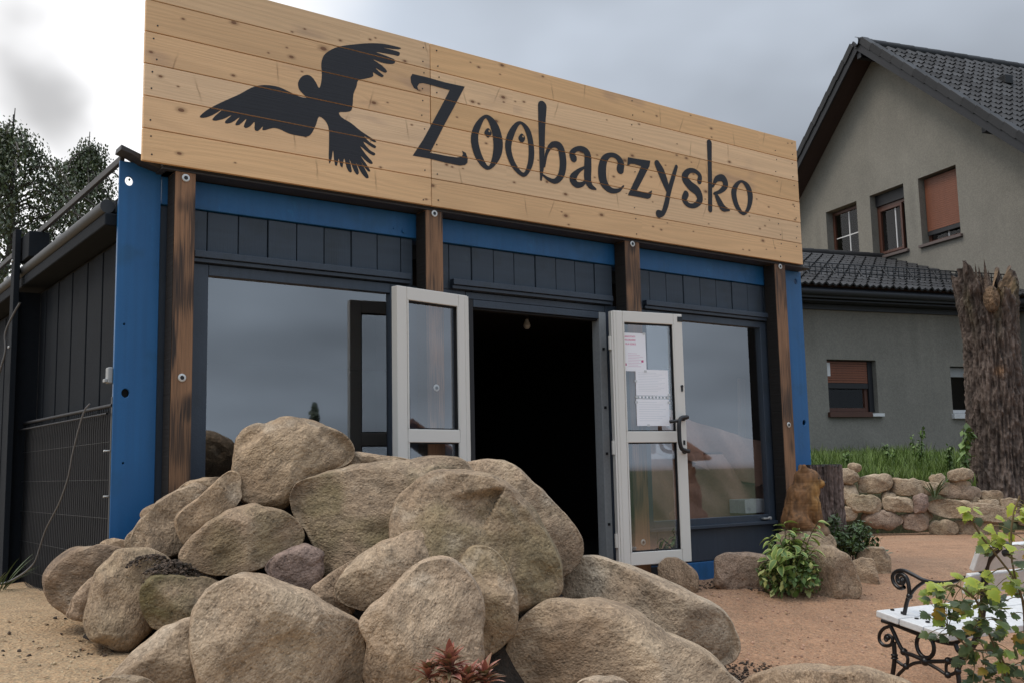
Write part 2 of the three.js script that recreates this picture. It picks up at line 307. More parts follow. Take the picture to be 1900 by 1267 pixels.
// ------------------------------------------------------------------ the blue container building
const shop = thing('container_building', 'blue and dark slate container building with wooden posts and big windows', 'building');
{
  const plate = (x0, x1, y0, y1, holes, z) => {
    const s = new THREE.Shape([V(x0, y0), V(x1, y0), V(x1, y1), V(x0, y1)].map((p) => new THREE.Vector2(p.x, p.y)));
    for (const [hx, hy, hr] of holes) { const h = new THREE.Path(); h.absellipse(hx, hy, hr, hr * 1.15, 0, Math.PI * 2); s.holes.push(h); }
    const g = new THREE.ExtrudeGeometry(s, { depth: 0.012, bevelEnabled: true, bevelThickness: 0.003, bevelSize: 0.003, bevelSegments: 1, curveSegments: 18 });
    g.translate(0, 0, z); return metreUV(plain(g));
  };
  // corner posts of the container, with their bolt holes
  part('corner_post', join([plate(0.0, 0.232, 0.147, 2.845, [[0.052, 2.735, 0.026], [0.046, 1.905, 0.008], [0.062, 1.52, 0.024], [0.06, 1.13, 0.008]], -0.015), box(0.003, 0.015, 0.15, 2.62, -0.05, -0.016, 0.002), box(0.212, 0.226, 0.15, 2.62, -0.2, -0.016, 0.002)]), M.blue, shop);
  part('corner_post', join([plate(5.845, 6.06, 0.147, 2.79, [[5.985, 2.70, 0.024], [5.995, 1.42, 0.024]], -0.015), box(6.045, 6.057, 0.15, 2.78, -0.2, -0.016, 0.002), box(5.85, 5.862, 0.15, 2.78, -0.2, -0.016, 0.002)]), M.blue, shop);
  part('corner_backing', box(0.02, 0.2, 0.15, 2.5, -0.1, -0.03, 0), M.rubber, shop);
  part('top_beam', box(0.24, 5.838, 2.626, 2.795, -0.09, -0.006, 0.006), M.blue, shop);
  part('base_beam', box(0.24, 5.838, 0.10, 0.285, -0.09, -0.012, 0.006), M.blue, shop);
  part('bolt', cyl(1.865, 2.665, -0.002, 0.014, 0.012, 'z', 10), M.blue, shop); part('bolt', cyl(1.79, 2.675, -0.003, 0.005, 0.01, 'z', 8), M.blue, shop);
  // roof edge strip under the sign
  const lip = box(0.2, 6.05, 2.799, 2.812, -0.12, 0.128, 0.003);
  part('roof_flashing', join([lip, box(0.2, 5.9, 2.814, 2.88, 0.02, 0.126, 0.003), box(0.2, 6.05, 2.812, 2.85, -0.12, -0.1, 0.003)]), M.flashing, shop);
  const ear = new THREE.BufferGeometry();
  { const s = new THREE.Shape([[-0.022, 2.885], [-0.018, 2.91], [0.09, 2.872], [0.4, 2.845], [0.4, 2.802], [0.235, 2.802], [0.1, 2.836], [0.04, 2.868]].map((p) => new THREE.Vector2(...p)));
    const g = new THREE.ExtrudeGeometry(s, { depth: 0.11, bevelEnabled: true, bevelThickness: 0.003, bevelSize: 0.003, bevelSegments: 1 }); g.translate(0, 0, -0.02); part('roof_corner_cap', metreUV(plain(g)), M.flashing, shop); }
  // slate lining beside the posts and between the openings (butted, none overlap)
  const lining = [[0.24, 0.43, 0.29, 2.622], [1.865, 2.372, 0.29, 2.300], [3.676, 4.02, 0.29, 2.300], [5.56, 5.838, 0.29, 2.622], [2.376, 3.672, 2.248, 2.296]];
  for (const [x0, x1, y0, y1] of lining) part('wall_panel', box(x0, x1, y0, y1, -0.06, -0.024, 0.003), M.slate, shop);
  part('wall_panel', box(0.434, 1.861, 0.29, 0.64, -0.06, -0.03, 0.003), M.slate, shop);
  for (const [x0, x1] of [[4.024, 4.145], [4.15, 5.52]]) part('wall_panel', box(x0, x1, 0.289, 0.545, -0.06, -0.026, 0.004), M.slate, shop);
  part('wall_panel', box(5.524, 5.556, 0.29, 2.622, -0.06, -0.03, 0.003), M.slate, shop);
  // vertical boards over windows and door
  const rows = [[0.434, 0.52, 0.715, 0.905, 1.097, 1.288, 1.482, 1.673, 1.855, 1.95], [2.11, 2.24, 2.43, 2.62, 2.805, 3.0, 3.195, 3.383, 3.578, 3.76], [3.93, 3.97, 4.162, 4.352, 4.55, 4.748, 4.945, 5.142, 5.342, 5.52]];
  rows.forEach((row, k) => row.slice(0, -1).forEach((x0, i) => {
    const b = part('board', box(x0 + 0.003, row[i + 1] - 0.003, 2.302, 2.622, -0.052, -0.02 - 0.003 * ((i * 7 + k) % 3), 0.005, i * 0.41, k * 0.3, true), M.slateBoard, shop);
  }));
  for (const [x0, x1] of [[0.43, 1.908], [2.245, 3.722], [4.075, 5.55]]) part('drip_ledge', join([box(x0, x1, 2.33, 2.372, -0.02, 0.028, 0.004), box(x0, x1, 2.304, 2.328, -0.02, 0.012, 0.003)]), M.slate, shop);
  // windows: frame > pane, sill
  const window_ = (x0, x1, y0, y1, fw) => {
    const f = part('window', join([box(x0, x0 + fw, y0, y1, -0.07, -0.014), box(x1 - fw, x1, y0, y1, -0.07, -0.014), box(x0 + fw + 0.001, x1 - fw - 0.001, y1 - fw * 0.7, y1, -0.07, -0.014), box(x0 + fw + 0.001, x1 - fw - 0.001, y0, y0 + fw, -0.07, -0.014)]), M.slate, shop);
    const g = new THREE.PlaneGeometry(x1 - x0 - 2 * fw + 0.006, y1 - y0 - 1.7 * fw + 0.006); g.translate((x0 + x1) / 2, (y0 + fw + y1 - fw * 0.7) / 2, -0.046);
    part('pane', g, M.glass, f); return f;
  };
  window_(0.436, 1.86, 0.645, 2.298, 0.094);
  const wr = window_(4.024, 5.555, 0.55, 2.298, 0.08);
  part('sill', box(4.03, 5.55, 0.548, 0.575, -0.02, 0.02, 0.004), M.slate, wr);
  part('stay', join([box(5.36, 5.45, 0.59, 0.606, -0.012, 0.02, 0.004), cyl(5.44, 0.6, 0.02, 0.014, 0.02, 'z', 10)]), M.zinc, wr);
  // door case
  const dc = part('door_jamb', box(3.602, 3.672, 0.32, 2.244, -0.1, -0.012), M.jamb, shop);
  part('door_jamb', box(2.376, 2.43, 0.32, 2.244, -0.1, -0.012), M.dark, shop);
  part('door_head', box(2.432, 3.6, 2.19, 2.244, -0.1, -0.012), M.slate, shop);
  part('door_seal', box(2.432, 3.6, 2.176, 2.188, -0.09, -0.03, 0.002), M.rubber, shop);
  for (const y of [0.62, 1.15, 1.5, 1.95]) part('keeper', box(3.625, 3.645, y, y + 0.02, -0.02, -0.004, 0.002), M.rubber, dc);
  part('threshold', box(2.376, 3.672, 0.29, 0.318, -0.2, 0.04, 0.004), M.dark, shop);
  part('plinth', box(1.95, 4.2, 0.12, 0.284, -0.011, -0.002, 0.002), M.dark, shop);
  // charred posts: post > bolt
  const bolts = { 0: [2.765, 1.605], 1: [2.78, 1.6], 2: [2.78, 0.49], 3: [2.78, 1.39] };
  [[0.275, 0.395], [1.962, 2.098], [3.772, 3.926], [5.545, 5.69]].forEach(([x0, x1], i) => {
    const g = new RoundedBoxGeometry(x1 - x0, 2.66, 0.125, 2, 0.006); g.translate((x0 + x1) / 2, 1.47, 0.064); metreUV(g, i * 0.63, i * 0.19 + 0.1, true);
    const p = part('wooden_post', g, postMat, shop), c = (x0 + x1) / 2;
    part('dark_side_strip', box(x0 - 0.004, x0 - 0.0005, 0.15, 2.79, 0.006, 0.122, 0.001), M.darkened, p);  // thin near-black strip over the post's left side face
    for (const y of bolts[i]) {
      const w = part('bolt', join([new THREE.LatheGeometry([[0.008, 0], [0.022, 0], [0.024, 0.003], [0.022, 0.006], [0.012, 0.006]].map((q) => new THREE.Vector2(...q)), 18).rotateX(Math.PI / 2).translate(c, y, 0.126)]), M.zinc, p);
      part('bolt_head', cyl(c + 0.001, y, 0.129, 0.0095, 0.008, 'z', 6), M.iron, p);
    }
  });
  // inside: floor, ceiling, back and partition walls, so that it is dark behind the glass
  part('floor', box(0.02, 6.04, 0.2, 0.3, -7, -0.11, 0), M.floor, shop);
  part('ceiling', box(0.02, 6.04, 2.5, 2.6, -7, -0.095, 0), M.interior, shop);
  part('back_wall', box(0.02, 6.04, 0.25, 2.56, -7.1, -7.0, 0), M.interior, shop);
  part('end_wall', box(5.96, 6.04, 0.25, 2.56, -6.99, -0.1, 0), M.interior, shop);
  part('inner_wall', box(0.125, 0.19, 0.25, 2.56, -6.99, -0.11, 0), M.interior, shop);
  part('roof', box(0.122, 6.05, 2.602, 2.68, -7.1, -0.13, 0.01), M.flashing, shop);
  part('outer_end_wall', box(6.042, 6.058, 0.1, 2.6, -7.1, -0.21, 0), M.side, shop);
  // left side, set back behind the corner post: boards, base rail, overhanging eaves gutter, steel posts and the rail above the roof
  const r = random(5);
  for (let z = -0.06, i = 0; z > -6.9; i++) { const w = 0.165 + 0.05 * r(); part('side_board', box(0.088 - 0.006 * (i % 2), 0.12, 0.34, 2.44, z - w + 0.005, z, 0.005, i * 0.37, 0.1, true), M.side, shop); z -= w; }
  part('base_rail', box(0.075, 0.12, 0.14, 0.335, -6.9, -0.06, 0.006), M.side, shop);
  const gut = new THREE.CylinderGeometry(0.04, 0.04, 6.85, 14); gut.rotateX(Math.PI / 2); gut.translate(-0.045, 2.59, -3.5);
  part('gutter', metreUV(gut), M.gutter, shop);
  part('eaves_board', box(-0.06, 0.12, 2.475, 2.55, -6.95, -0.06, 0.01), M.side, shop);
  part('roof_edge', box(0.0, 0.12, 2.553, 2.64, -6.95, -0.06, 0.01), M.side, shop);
  part('roof_rail', box(0.004, 0.03, 2.845, 2.888, -6.9, -0.02, 0.006), M.flashing, shop);
  for (const z of [-2.36, -4.9]) {
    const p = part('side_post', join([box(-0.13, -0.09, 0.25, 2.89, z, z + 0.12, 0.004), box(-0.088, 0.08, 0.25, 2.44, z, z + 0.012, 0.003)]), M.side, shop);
    for (const y of [2.66, 2.02]) part('bolt', cyl(-0.133, y, z + 0.06, 0.01, 0.014, 'x', 8), M.zinc, p);
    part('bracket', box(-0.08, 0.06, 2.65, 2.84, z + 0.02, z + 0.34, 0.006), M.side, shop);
  }
  for (const [z, h] of [[-1.55, 0.05], [-3.4, 0.06]]) part('roof_clip', box(0.0, 0.06, 2.642, 2.66 + h, z, z + 0.12, 0.006), M.jamb, shop);
  part('socket_box', join([box(-0.03, 0.0, 1.575, 1.665, -0.075, -0.02, 0.008), box(-0.045, -0.03, 1.58, 1.6, -0.07, -0.025, 0.004)]), M.jamb, shop);
}
// open doors: a door is frame > pane, seal, handle, lock
function doorLeaf(hingeX, hingeZ, w, turn, flip) {
  const y0 = 0.335, y1 = 2.225, st = 0.082, sg = flip ? -1 : 1, t = 0.058, X = (a, b) => (sg > 0 ? [a, b] : [-b, -a]);
  const bars = [[...X(0, st), y0, y1], [...X(w - st, w), y0, y1], [...X(st + 0.001, w - st - 0.001), y1 - 0.085, y1], [...X(st + 0.001, w - st - 0.001), 1.235, 1.32], [...X(st + 0.001, w - st - 0.001), y0, y0 + 0.095]];
  const d = part('door', join(bars.map(([a, b, c, e]) => box(a, b, c, e, 0, t, 0.005))), M.alu, shop);
  d.position.set(hingeX, 0, hingeZ); d.rotation.y = turn;
  for (const [c, e] of [[1.32, y1 - 0.085], [y0 + 0.095, 1.235]]) {
    const [a, b] = X(st, w - st), cx = (a + b) / 2, cy = (c + e) / 2;
    const g = new THREE.PlaneGeometry(b - a - 0.012, e - c - 0.012); g.translate(cx, cy, t * 0.42); part('pane', g, M.glass, d);
    part('seal', join([box(a + 0.0005, a + 0.008, c + 0.0005, e - 0.0005, 0.012, t - 0.01, 0), box(b - 0.008, b - 0.0005, c + 0.0005, e - 0.0005, 0.012, t - 0.01, 0), box(a + 0.0085, b - 0.0085, e - 0.008, e - 0.0005, 0.012, t - 0.01, 0), box(a + 0.0085, b - 0.0085, c + 0.0005, c + 0.008, 0.012, t - 0.01, 0)]), M.rubber, d);
    part('glazing_bead', box(...X(st + 0.0005, st + 0.012), c + 0.0005, e - 0.0005, t - 0.009, t + 0.003, 0.002), M.alu, d); part('glazing_bead', box(...X(w - st - 0.012, w - st - 0.0005), c + 0.0005, e - 0.0005, t - 0.009, t + 0.003, 0.002), M.alu, d);
  }
  // rebate lip along the hinge edge
  part('rebate', join([box(...X(-0.016, -0.001), y0 + 0.004, y1 - 0.004, 0.012, t - 0.006, 0.002), box(...X(0.022, 0.026), y0 + 0.01, y1 - 0.01, t - 0.002, t + 0.003, 0.001)]), M.alu, d);
  for (const y of [0.52, 1.2, 1.98]) part('hinge', cyl(sg * -0.018, y, 0.03, 0.014, 0.1, 'y', 12), M.alu, d);
  return d;
}
const doorRight = doorLeaf(3.575, 0.135, 0.63, -0.17, false);
{
  const t = 0.06;
  part('handle', join([tube([V(0.6, 1.42, t), V(0.602, 1.424, t + 0.05), V(0.56, 1.422, t + 0.075), V(0.515, 1.41, t + 0.085), V(0.497, 1.375, t + 0.09), V(0.494, 1.3, t + 0.09), V(0.498, 1.225, t + 0.09), V(0.515, 1.185, t + 0.085), V(0.56, 1.168, t + 0.075), V(0.602, 1.166, t + 0.05), V(0.6, 1.17, t)], 0.016, 60, 10), tube([V(0.5, 1.395, t + 0.085), V(0.45, 1.39, t + 0.07), V(0.43, 1.388, t + 0.06)], 0.012, 8, 8), cyl(0.6, 1.42, t + 0.004, 0.022, 0.012, 'z', 12), cyl(0.6, 1.168, t + 0.004, 0.022, 0.012, 'z', 12)]), M.black, doorRight);
  part('lock', join([cyl(0.602, 1.665, t, 0.011, 0.012, 'z', 12), box(0.594, 0.61, 1.625, 1.665, t - 0.004, t + 0.005, 0.004), box(0.594, 0.612, 1.215, 1.25, t - 0.004, t + 0.004, 0.003)]), M.iron, doorRight);
  part('corner_plate', box(0.585, 0.632, 2.165, 2.205, t - 0.004, t + 0.002, 0.002), M.iron, doorRight);
}
const doorLeft = doorLeaf(2.235, 0.135, 0.615, 0.17, true);

// ------------------------------------------------------------------ the sign: planks, painted bird and lettering
const sign = thing('shop_sign', 'long spruce board sign with a black bird and large black lettering along the roof edge', 'sign');
const plankY = Array.from({ length: 7 }, (_, i) => 2.82 + i * 0.1915);
{
  for (const [s, x0, x1] of [[0, 0.075, 1.9885], [1, 1.9925, 5.9]]) for (let i = 0; i < 6; i++) {
    const g = box(x0 + ((i * 37) % 5) * 0.0004, x1 - ((i * 53) % 5) * 0.0006, plankY[i] + 0.0022, plankY[i + 1] - 0.0022, 0.134, 0.16 - 0.0016 * ((i * 3 + s) % 3), 0.003);
    const p = g.attributes.position, uv = g.attributes.uv, row = (i * 5 + s * 2) % 6;
    for (let k = 0; k < p.count; k++) uv.setXY(k, p.getX(k) + s * 0.07 + i * 1.31, row * 0.19 + 0.003 + clamp((p.getY(k) - plankY[i]) / 0.1915, 0.02, 0.98) * 0.184);
    part('plank', g, boardMats[s], sign);
  }
  part('batten', box(5.902, 5.93, 2.84, 3.95, 0.09, 0.13, 0.004), M.flashing, sign);
  for (const x of [0.34, 2.03, 3.85, 5.6]) part('batten', box(x - 0.05, x + 0.05, 2.83, 3.94, 0.09, 0.133, 0.004), M.flashing, sign);
  const heads = []; // screw heads, two to a board at each end and at the seam
  const r = random(14);
  for (const x of [0.13, 1.93, 2.05, 3.86, 5.6, 5.83]) for (let i = 0; i < 6; i++) for (const f of [0.22, 0.78]) if (r() < 0.85) heads.push(cyl(x + (r() - 0.5) * 0.03, plankY[i] + 0.1915 * f + (r() - 0.5) * 0.02, 0.1605, 0.005, 0.003, 'z', 8));
  tag(part('screw_heads', join(heads), M.iron, sign), undefined, undefined, undefined, 'stuff');
}
// flat painted shapes, cut at the joints between the planks
function painted(name, triangles) {
  const out = [];
  for (const tri of triangles) for (let i = 0; i < 6; i++) {
    let poly = tri;
    for (const [lim, sg] of [[plankY[i] + 0.003, 1], [plankY[i + 1] - 0.003, -1]]) {
      const next = [];
      for (let k = 0; k < poly.length; k++) {
        const a = poly[k], b = poly[(k + 1) % poly.length], da = (a.y - lim) * sg, db = (b.y - lim) * sg;
        if (da >= 0) next.push(a); if (da * db < 0) next.push(a.clone().lerp(b, da / (da - db)));
      }
      poly = next;
    }
    for (let k = 1; k + 1 < poly.length; k++) out.push(poly[0], poly[k], poly[k + 1]);
  }
  const g = new THREE.BufferGeometry().setFromPoints(out); g.computeVertexNormals(); metreUV(g); return part(name, g, M.ink, sign);
}
const PZ = 0.1612;
function trianglesOf(outer, inner) {
  const s = new THREE.Shape(outer.map((p) => new THREE.Vector2(...p))); for (const h of inner || []) s.holes.push(new THREE.Path(h.map((p) => new THREE.Vector2(...p))));
  const g = new THREE.ShapeGeometry(s).toNonIndexed(), p = g.attributes.position, out = [];
  for (let i = 0; i < p.count; i += 3) out.push([0, 1, 2].map((k) => V(p.getX(i + k), p.getY(i + k), PZ)));
  return out;
}
function rounded(points, n = 6, closed = true) { return new THREE.CatmullRomCurve3(points.map((p) => V(p[0], p[1], 0)), closed, 'centripetal').getPoints(points.length * n).map((p) => [p.x, p.y]); }
function brush(line, lift) { // a stroke of changing width with round ends
  const c = new THREE.CatmullRomCurve3(line.map((p) => V(p[0], p[1], p[2])), false, 'centripetal'), n = line.length * 7, pts = c.getPoints(n), L = [], R = [];
  pts.forEach((p, i) => { const a = pts[Math.max(0, i - 1)], b = pts[Math.min(n, i + 1)], d = Math.hypot(b.x - a.x, b.y - a.y) || 1, w = Math.max(0.003, p.z) / 2, nx = (-(b.y - a.y) / d) * w, ny = ((b.x - a.x) / d) * w; L.push(V(p.x + nx, p.y + ny, PZ + lift)); R.push(V(p.x - nx, p.y - ny, PZ + lift)); });
  const out = [];
  for (let i = 0; i < n; i++) out.push([L[i], R[i], R[i + 1]], [L[i], R[i + 1], L[i + 1]]);
  for (const [i, j] of [[0, 1], [n, n - 1]]) { const p = pts[i], w = p.z / 2, a0 = Math.atan2(L[i].y - p.y, L[i].x - p.x), sg = i === 0 ? 1 : -1; for (let k = 0; k < 8; k++) { const q = (m) => V(p.x + w * Math.cos(a0 + sg * m * Math.PI / 8), p.y + w * Math.sin(a0 + sg * m * Math.PI / 8), PZ + lift); out.push([V(p.x, p.y, PZ + lift), q(k), q(k + 1)]); } }
  return out.map((t) => { const c2 = (t[1].x - t[0].x) * (t[2].y - t[0].y) - (t[1].y - t[0].y) * (t[2].x - t[0].x); return c2 < 0 ? [t[0], t[2], t[1]] : t; });
}
const birdOutline = [].concat([[0.399,3.134],[0.417,3.161],[0.462,3.202],[0.545,3.261],[0.639,3.323],[0.715,3.38],[0.773,3.407],[0.833,3.419],[0.893,3.42],[0.974,3.4],[1.035,3.387],[1.074,3.39],[1.051,3.409],[1.025,3.433],[1.016,3.466],[1.029,3.504],[1.055,3.531],[1.086,3.541],[1.112,3.532],[1.139,3.502],[1.16,3.471],[1.173,3.504],[1.179,3.566],[1.175,3.637],[1.191,3.691],[1.234,3.737],[1.299,3.778],[1.409,3.819]], 
  [[1.521,3.854],[1.613,3.873],[1.706,3.879],[1.761,3.876],[1.741,3.863],[1.624,3.847],[1.694,3.848],[1.75,3.842],[1.743,3.818],[1.706,3.815],[1.567,3.804],[1.647,3.796],[1.715,3.78],[1.707,3.757],[1.67,3.745],[1.612,3.741],[1.544,3.749],[1.601,3.727],[1.652,3.691],[1.641,3.678],[1.612,3.68],[1.566,3.693],[1.6,3.669],[1.626,3.654],[1.614,3.641],[1.583,3.647],[1.546,3.659],[1.549,3.635]], 
  [[1.498,3.607],[1.436,3.579],[1.425,3.538],[1.403,3.481],[1.397,3.408],[1.386,3.367],[1.353,3.351],[1.299,3.336],[1.315,3.311],[1.386,3.283],[1.452,3.245],[1.519,3.216],[1.569,3.192],[1.552,3.186],[1.48,3.214],[1.519,3.18],[1.567,3.16],[1.558,3.145],[1.474,3.175],[1.519,3.128],[1.561,3.11],[1.552,3.096],[1.518,3.103],[1.452,3.14],[1.496,3.089],[1.543,3.043],[1.529,3.035],[1.496,3.048]], 
  [[1.454,3.077],[1.496,3.027],[1.524,2.986],[1.507,2.983],[1.449,3.045],[1.485,2.995],[1.512,2.943],[1.498,2.934],[1.462,2.961],[1.419,3.027],[1.435,2.987],[1.44,2.958],[1.429,2.948],[1.407,2.968],[1.373,3.043],[1.386,2.989],[1.389,2.96],[1.375,2.955],[1.353,2.984],[1.337,3.04],[1.329,3.01],[1.323,2.979],[1.31,2.987],[1.297,3.033],[1.291,3.004],[1.283,2.983],[1.272,2.986],[1.258,3.079]], 
  [[1.246,3.016],[1.233,2.989],[1.228,3.013],[1.23,3.144],[1.226,3.223],[1.203,3.264],[1.161,3.283],[1.14,3.227],[1.104,3.156],[1.078,3.138],[1.016,3.133],[0.955,3.136],[0.895,3.152],[0.855,3.152],[0.786,3.125],[0.788,3.149],[0.757,3.115],[0.737,3.118],[0.735,3.168],[0.708,3.136],[0.68,3.119],[0.668,3.127],[0.684,3.177],[0.641,3.133],[0.618,3.125],[0.615,3.133],[0.641,3.179],[0.594,3.138]], 
  [[0.556,3.125],[0.551,3.135],[0.591,3.182],[0.537,3.147],[0.482,3.128],[0.474,3.135],[0.541,3.213],[0.472,3.158],[0.418,3.132]]);
const capitalOutline = [[1.847,3.715],[1.961,3.716],[2.116,3.711],[2.272,3.715],[2.176,3.542],[2.099,3.407],[2.035,3.287],[1.979,3.186],[2.022,3.188],[2.108,3.187],[2.195,3.191],[2.236,3.203],[2.249,3.222],[2.24,3.247],[2.272,3.236],[2.288,3.201],[2.284,3.167],[2.264,3.148],[2.22,3.137],[2.107,3.138],[1.985,3.145],[1.843,3.144],[1.926,3.268],[2,3.399],[2.089,3.558],[2.146,3.663],[2.078,3.665],[1.991,3.668],[1.93,3.668],[1.9,3.658],[1.885,3.635],[1.893,3.607],[1.858,3.618],[1.836,3.652],[1.832,3.688]];
const smallOutline = [[3.804,3.462],[3.9,3.465],[4.046,3.473],[4.034,3.427],[3.963,3.319],[3.888,3.208],[3.945,3.199],[3.999,3.201],[4.052,3.232],[4.045,3.191],[4.03,3.166],[4.001,3.154],[3.908,3.155],[3.789,3.154],[3.799,3.172],[3.869,3.287],[3.944,3.412],[3.875,3.418],[3.834,3.415],[3.793,3.388]];
const ring_o1 = { outer: [[2.456,3.547],[2.545,3.501],[2.592,3.359],[2.557,3.234],[2.453,3.143],[2.362,3.202],[2.316,3.341],[2.358,3.466]], inner: [[2.448,3.519],[2.491,3.451],[2.509,3.336],[2.495,3.24],[2.462,3.172],[2.409,3.241],[2.378,3.36],[2.404,3.451]] };
const ring_o2 = { outer: [[2.747,3.555],[2.834,3.515],[2.874,3.344],[2.845,3.218],[2.774,3.142],[2.67,3.197],[2.611,3.338],[2.654,3.474]], inner: [[2.756,3.533],[2.807,3.461],[2.823,3.343],[2.806,3.235],[2.771,3.174],[2.705,3.227],[2.666,3.332],[2.695,3.441]] };
const ring_o3 = { outer: [[5.124,3.48],[5.219,3.456],[5.262,3.367],[5.219,3.237],[5.129,3.171],[5.032,3.22],[4.987,3.355],[5.039,3.438]], inner: [[5.128,3.458],[5.18,3.412],[5.196,3.338],[5.176,3.25],[5.131,3.2],[5.075,3.255],[5.052,3.355],[5.084,3.426]] };
const ring_e1 = { outer: [[2.465,3.45],[2.496,3.421],[2.463,3.38],[2.432,3.409]], inner: null };
const ring_e2 = { outer: [[2.764,3.465],[2.794,3.435],[2.762,3.394],[2.732,3.424]], inner: null };
const stroke_b = { lines: [[[2.96,3.711,0.075],[2.951,3.561,0.059],[2.946,3.397,0.048],[2.941,3.249,0.037],[2.93,3.145,0.015]], [[2.965,3.253,0.015],[2.993,3.364,0.026],[3.048,3.431,0.041],[3.113,3.429,0.057],[3.143,3.332,0.06],[3.122,3.213,0.052],[3.063,3.155,0.037],[2.999,3.161,0.026],[2.947,3.185,0.015]]] };
const stroke_a = { lines: [[[3.246,3.362,0.061],[3.232,3.393,0.046],[3.27,3.433,0.035],[3.334,3.447,0.043],[3.382,3.422,0.058],[3.386,3.322,0.066],[3.382,3.212,0.062],[3.408,3.17,0.046],[3.457,3.154,0.016]], [[3.365,3.315,0.015],[3.284,3.263,0.034],[3.234,3.197,0.061],[3.266,3.161,0.049],[3.33,3.175,0.031],[3.369,3.218,0.019]]] };
const stroke_c = { lines: [[[3.717,3.349,0.069],[3.726,3.403,0.061],[3.683,3.447,0.04],[3.616,3.448,0.036],[3.555,3.4,0.06],[3.528,3.302,0.075],[3.546,3.212,0.071],[3.615,3.167,0.044],[3.693,3.179,0.028],[3.747,3.221,0.012]]] };
const stroke_y = { lines: [[[4.121,3.462,0.055],[4.161,3.403,0.072],[4.213,3.295,0.055],[4.23,3.244,0.03]], [[4.338,3.473,0.03],[4.296,3.379,0.039],[4.24,3.245,0.043],[4.202,3.133,0.047],[4.162,3.061,0.042],[4.118,3.048,0.063]]] };
const stroke_s = { lines: [[[4.601,3.39,0.049],[4.61,3.437,0.04],[4.555,3.469,0.036],[4.479,3.457,0.044],[4.43,3.397,0.066],[4.484,3.34,0.075],[4.575,3.295,0.076],[4.597,3.234,0.062],[4.532,3.174,0.04],[4.457,3.169,0.039],[4.414,3.208,0.052],[4.437,3.256,0.057]]] };
const stroke_k = { lines: [[[4.743,3.744,0.055],[4.737,3.578,0.046],[4.73,3.391,0.045],[4.716,3.164,0.045]], [[4.76,3.368,0.018],[4.812,3.441,0.046],[4.893,3.459,0.06],[4.921,3.411,0.056],[4.859,3.346,0.037],[4.772,3.309,0.018]], [[4.788,3.315,0.027],[4.826,3.257,0.055],[4.87,3.204,0.06],[4.949,3.192,0.018]]] };painted('painted_bird', trianglesOf(rounded(birdOutline, 3)));
painted('letter', trianglesOf(capitalOutline));
const ring = ({ outer, inner }, dot) => [...trianglesOf(rounded(outer), [rounded(inner)]), ...(dot ? trianglesOf(rounded(dot.outer), [[0, 1, 2, 3, 4, 5, 6, 7].map((k) => { const c = dot.outer.reduce((s, p) => [s[0] + p[0] / 4, s[1] + p[1] / 4], [0, 0]); return [c[0] + 0.012 + 0.0085 * Math.cos(k * 0.785), c[1] + 0.016 + 0.0085 * Math.sin(k * 0.785)]; })]) : [])];
painted('letter', ring(ring_o1, ring_e1)); painted('letter', ring(ring_o2, ring_e2)); painted('letter', ring(ring_o3));
painted('letter', trianglesOf(smallOutline));
for (const s of [stroke_b, stroke_a, stroke_c, stroke_y, stroke_s, stroke_k]) painted('letter', s.lines.flatMap((l, i) => brush(l.map(([x, y, w]) => [x, y, w * 1.08]), i * 0.0004)));

// ------------------------------------------------------------------ stones
function makeSphere(n) { // cube sphere: directions, faces, and which vertices coincide
  const dirs = [], idx = [], same = [], key = new Map();
  const F = [[[1, 0, 0], [0, 1, 0], [0, 0, 1]], [[-1, 0, 0], [0, 1, 0], [0, 0, -1]], [[0, 0, -1], [0, 1, 0], [1, 0, 0]], [[0, 0, 1], [0, 1, 0], [-1, 0, 0]], [[1, 0, 0], [0, 0, -1], [0, 1, 0]], [[1, 0, 0], [0, 0, 1], [0, -1, 0]]];
  for (const [a, b, c] of F) {
    const base = dirs.length;
    for (let j = 0; j <= n; j++) for (let i = 0; i <= n; i++) {
      const s = Math.tan(((i / n) * 2 - 1) * Math.PI / 4), t = Math.tan(((j / n) * 2 - 1) * Math.PI / 4);
      const d = [0, 1, 2].map((k) => a[k] * s + b[k] * t + c[k]), l = Math.hypot(...d), q = d.map((v) => v / l);
      const id = q.map((v) => Math.round(v * 1e5)).join(); if (!key.has(id)) key.set(id, dirs.length);
      same.push(key.get(id)); dirs.push([...q, a, b]);
    }
    for (let j = 0; j < n; j++) for (let i = 0; i < n; i++) { const p = base + j * (n + 1) + i; idx.push(p, p + 1, p + n + 2, p, p + n + 2, p + n + 1); }
  }
  return { dirs, idx, same };
}
const spheres = new Map();
let stoneCount = 0;
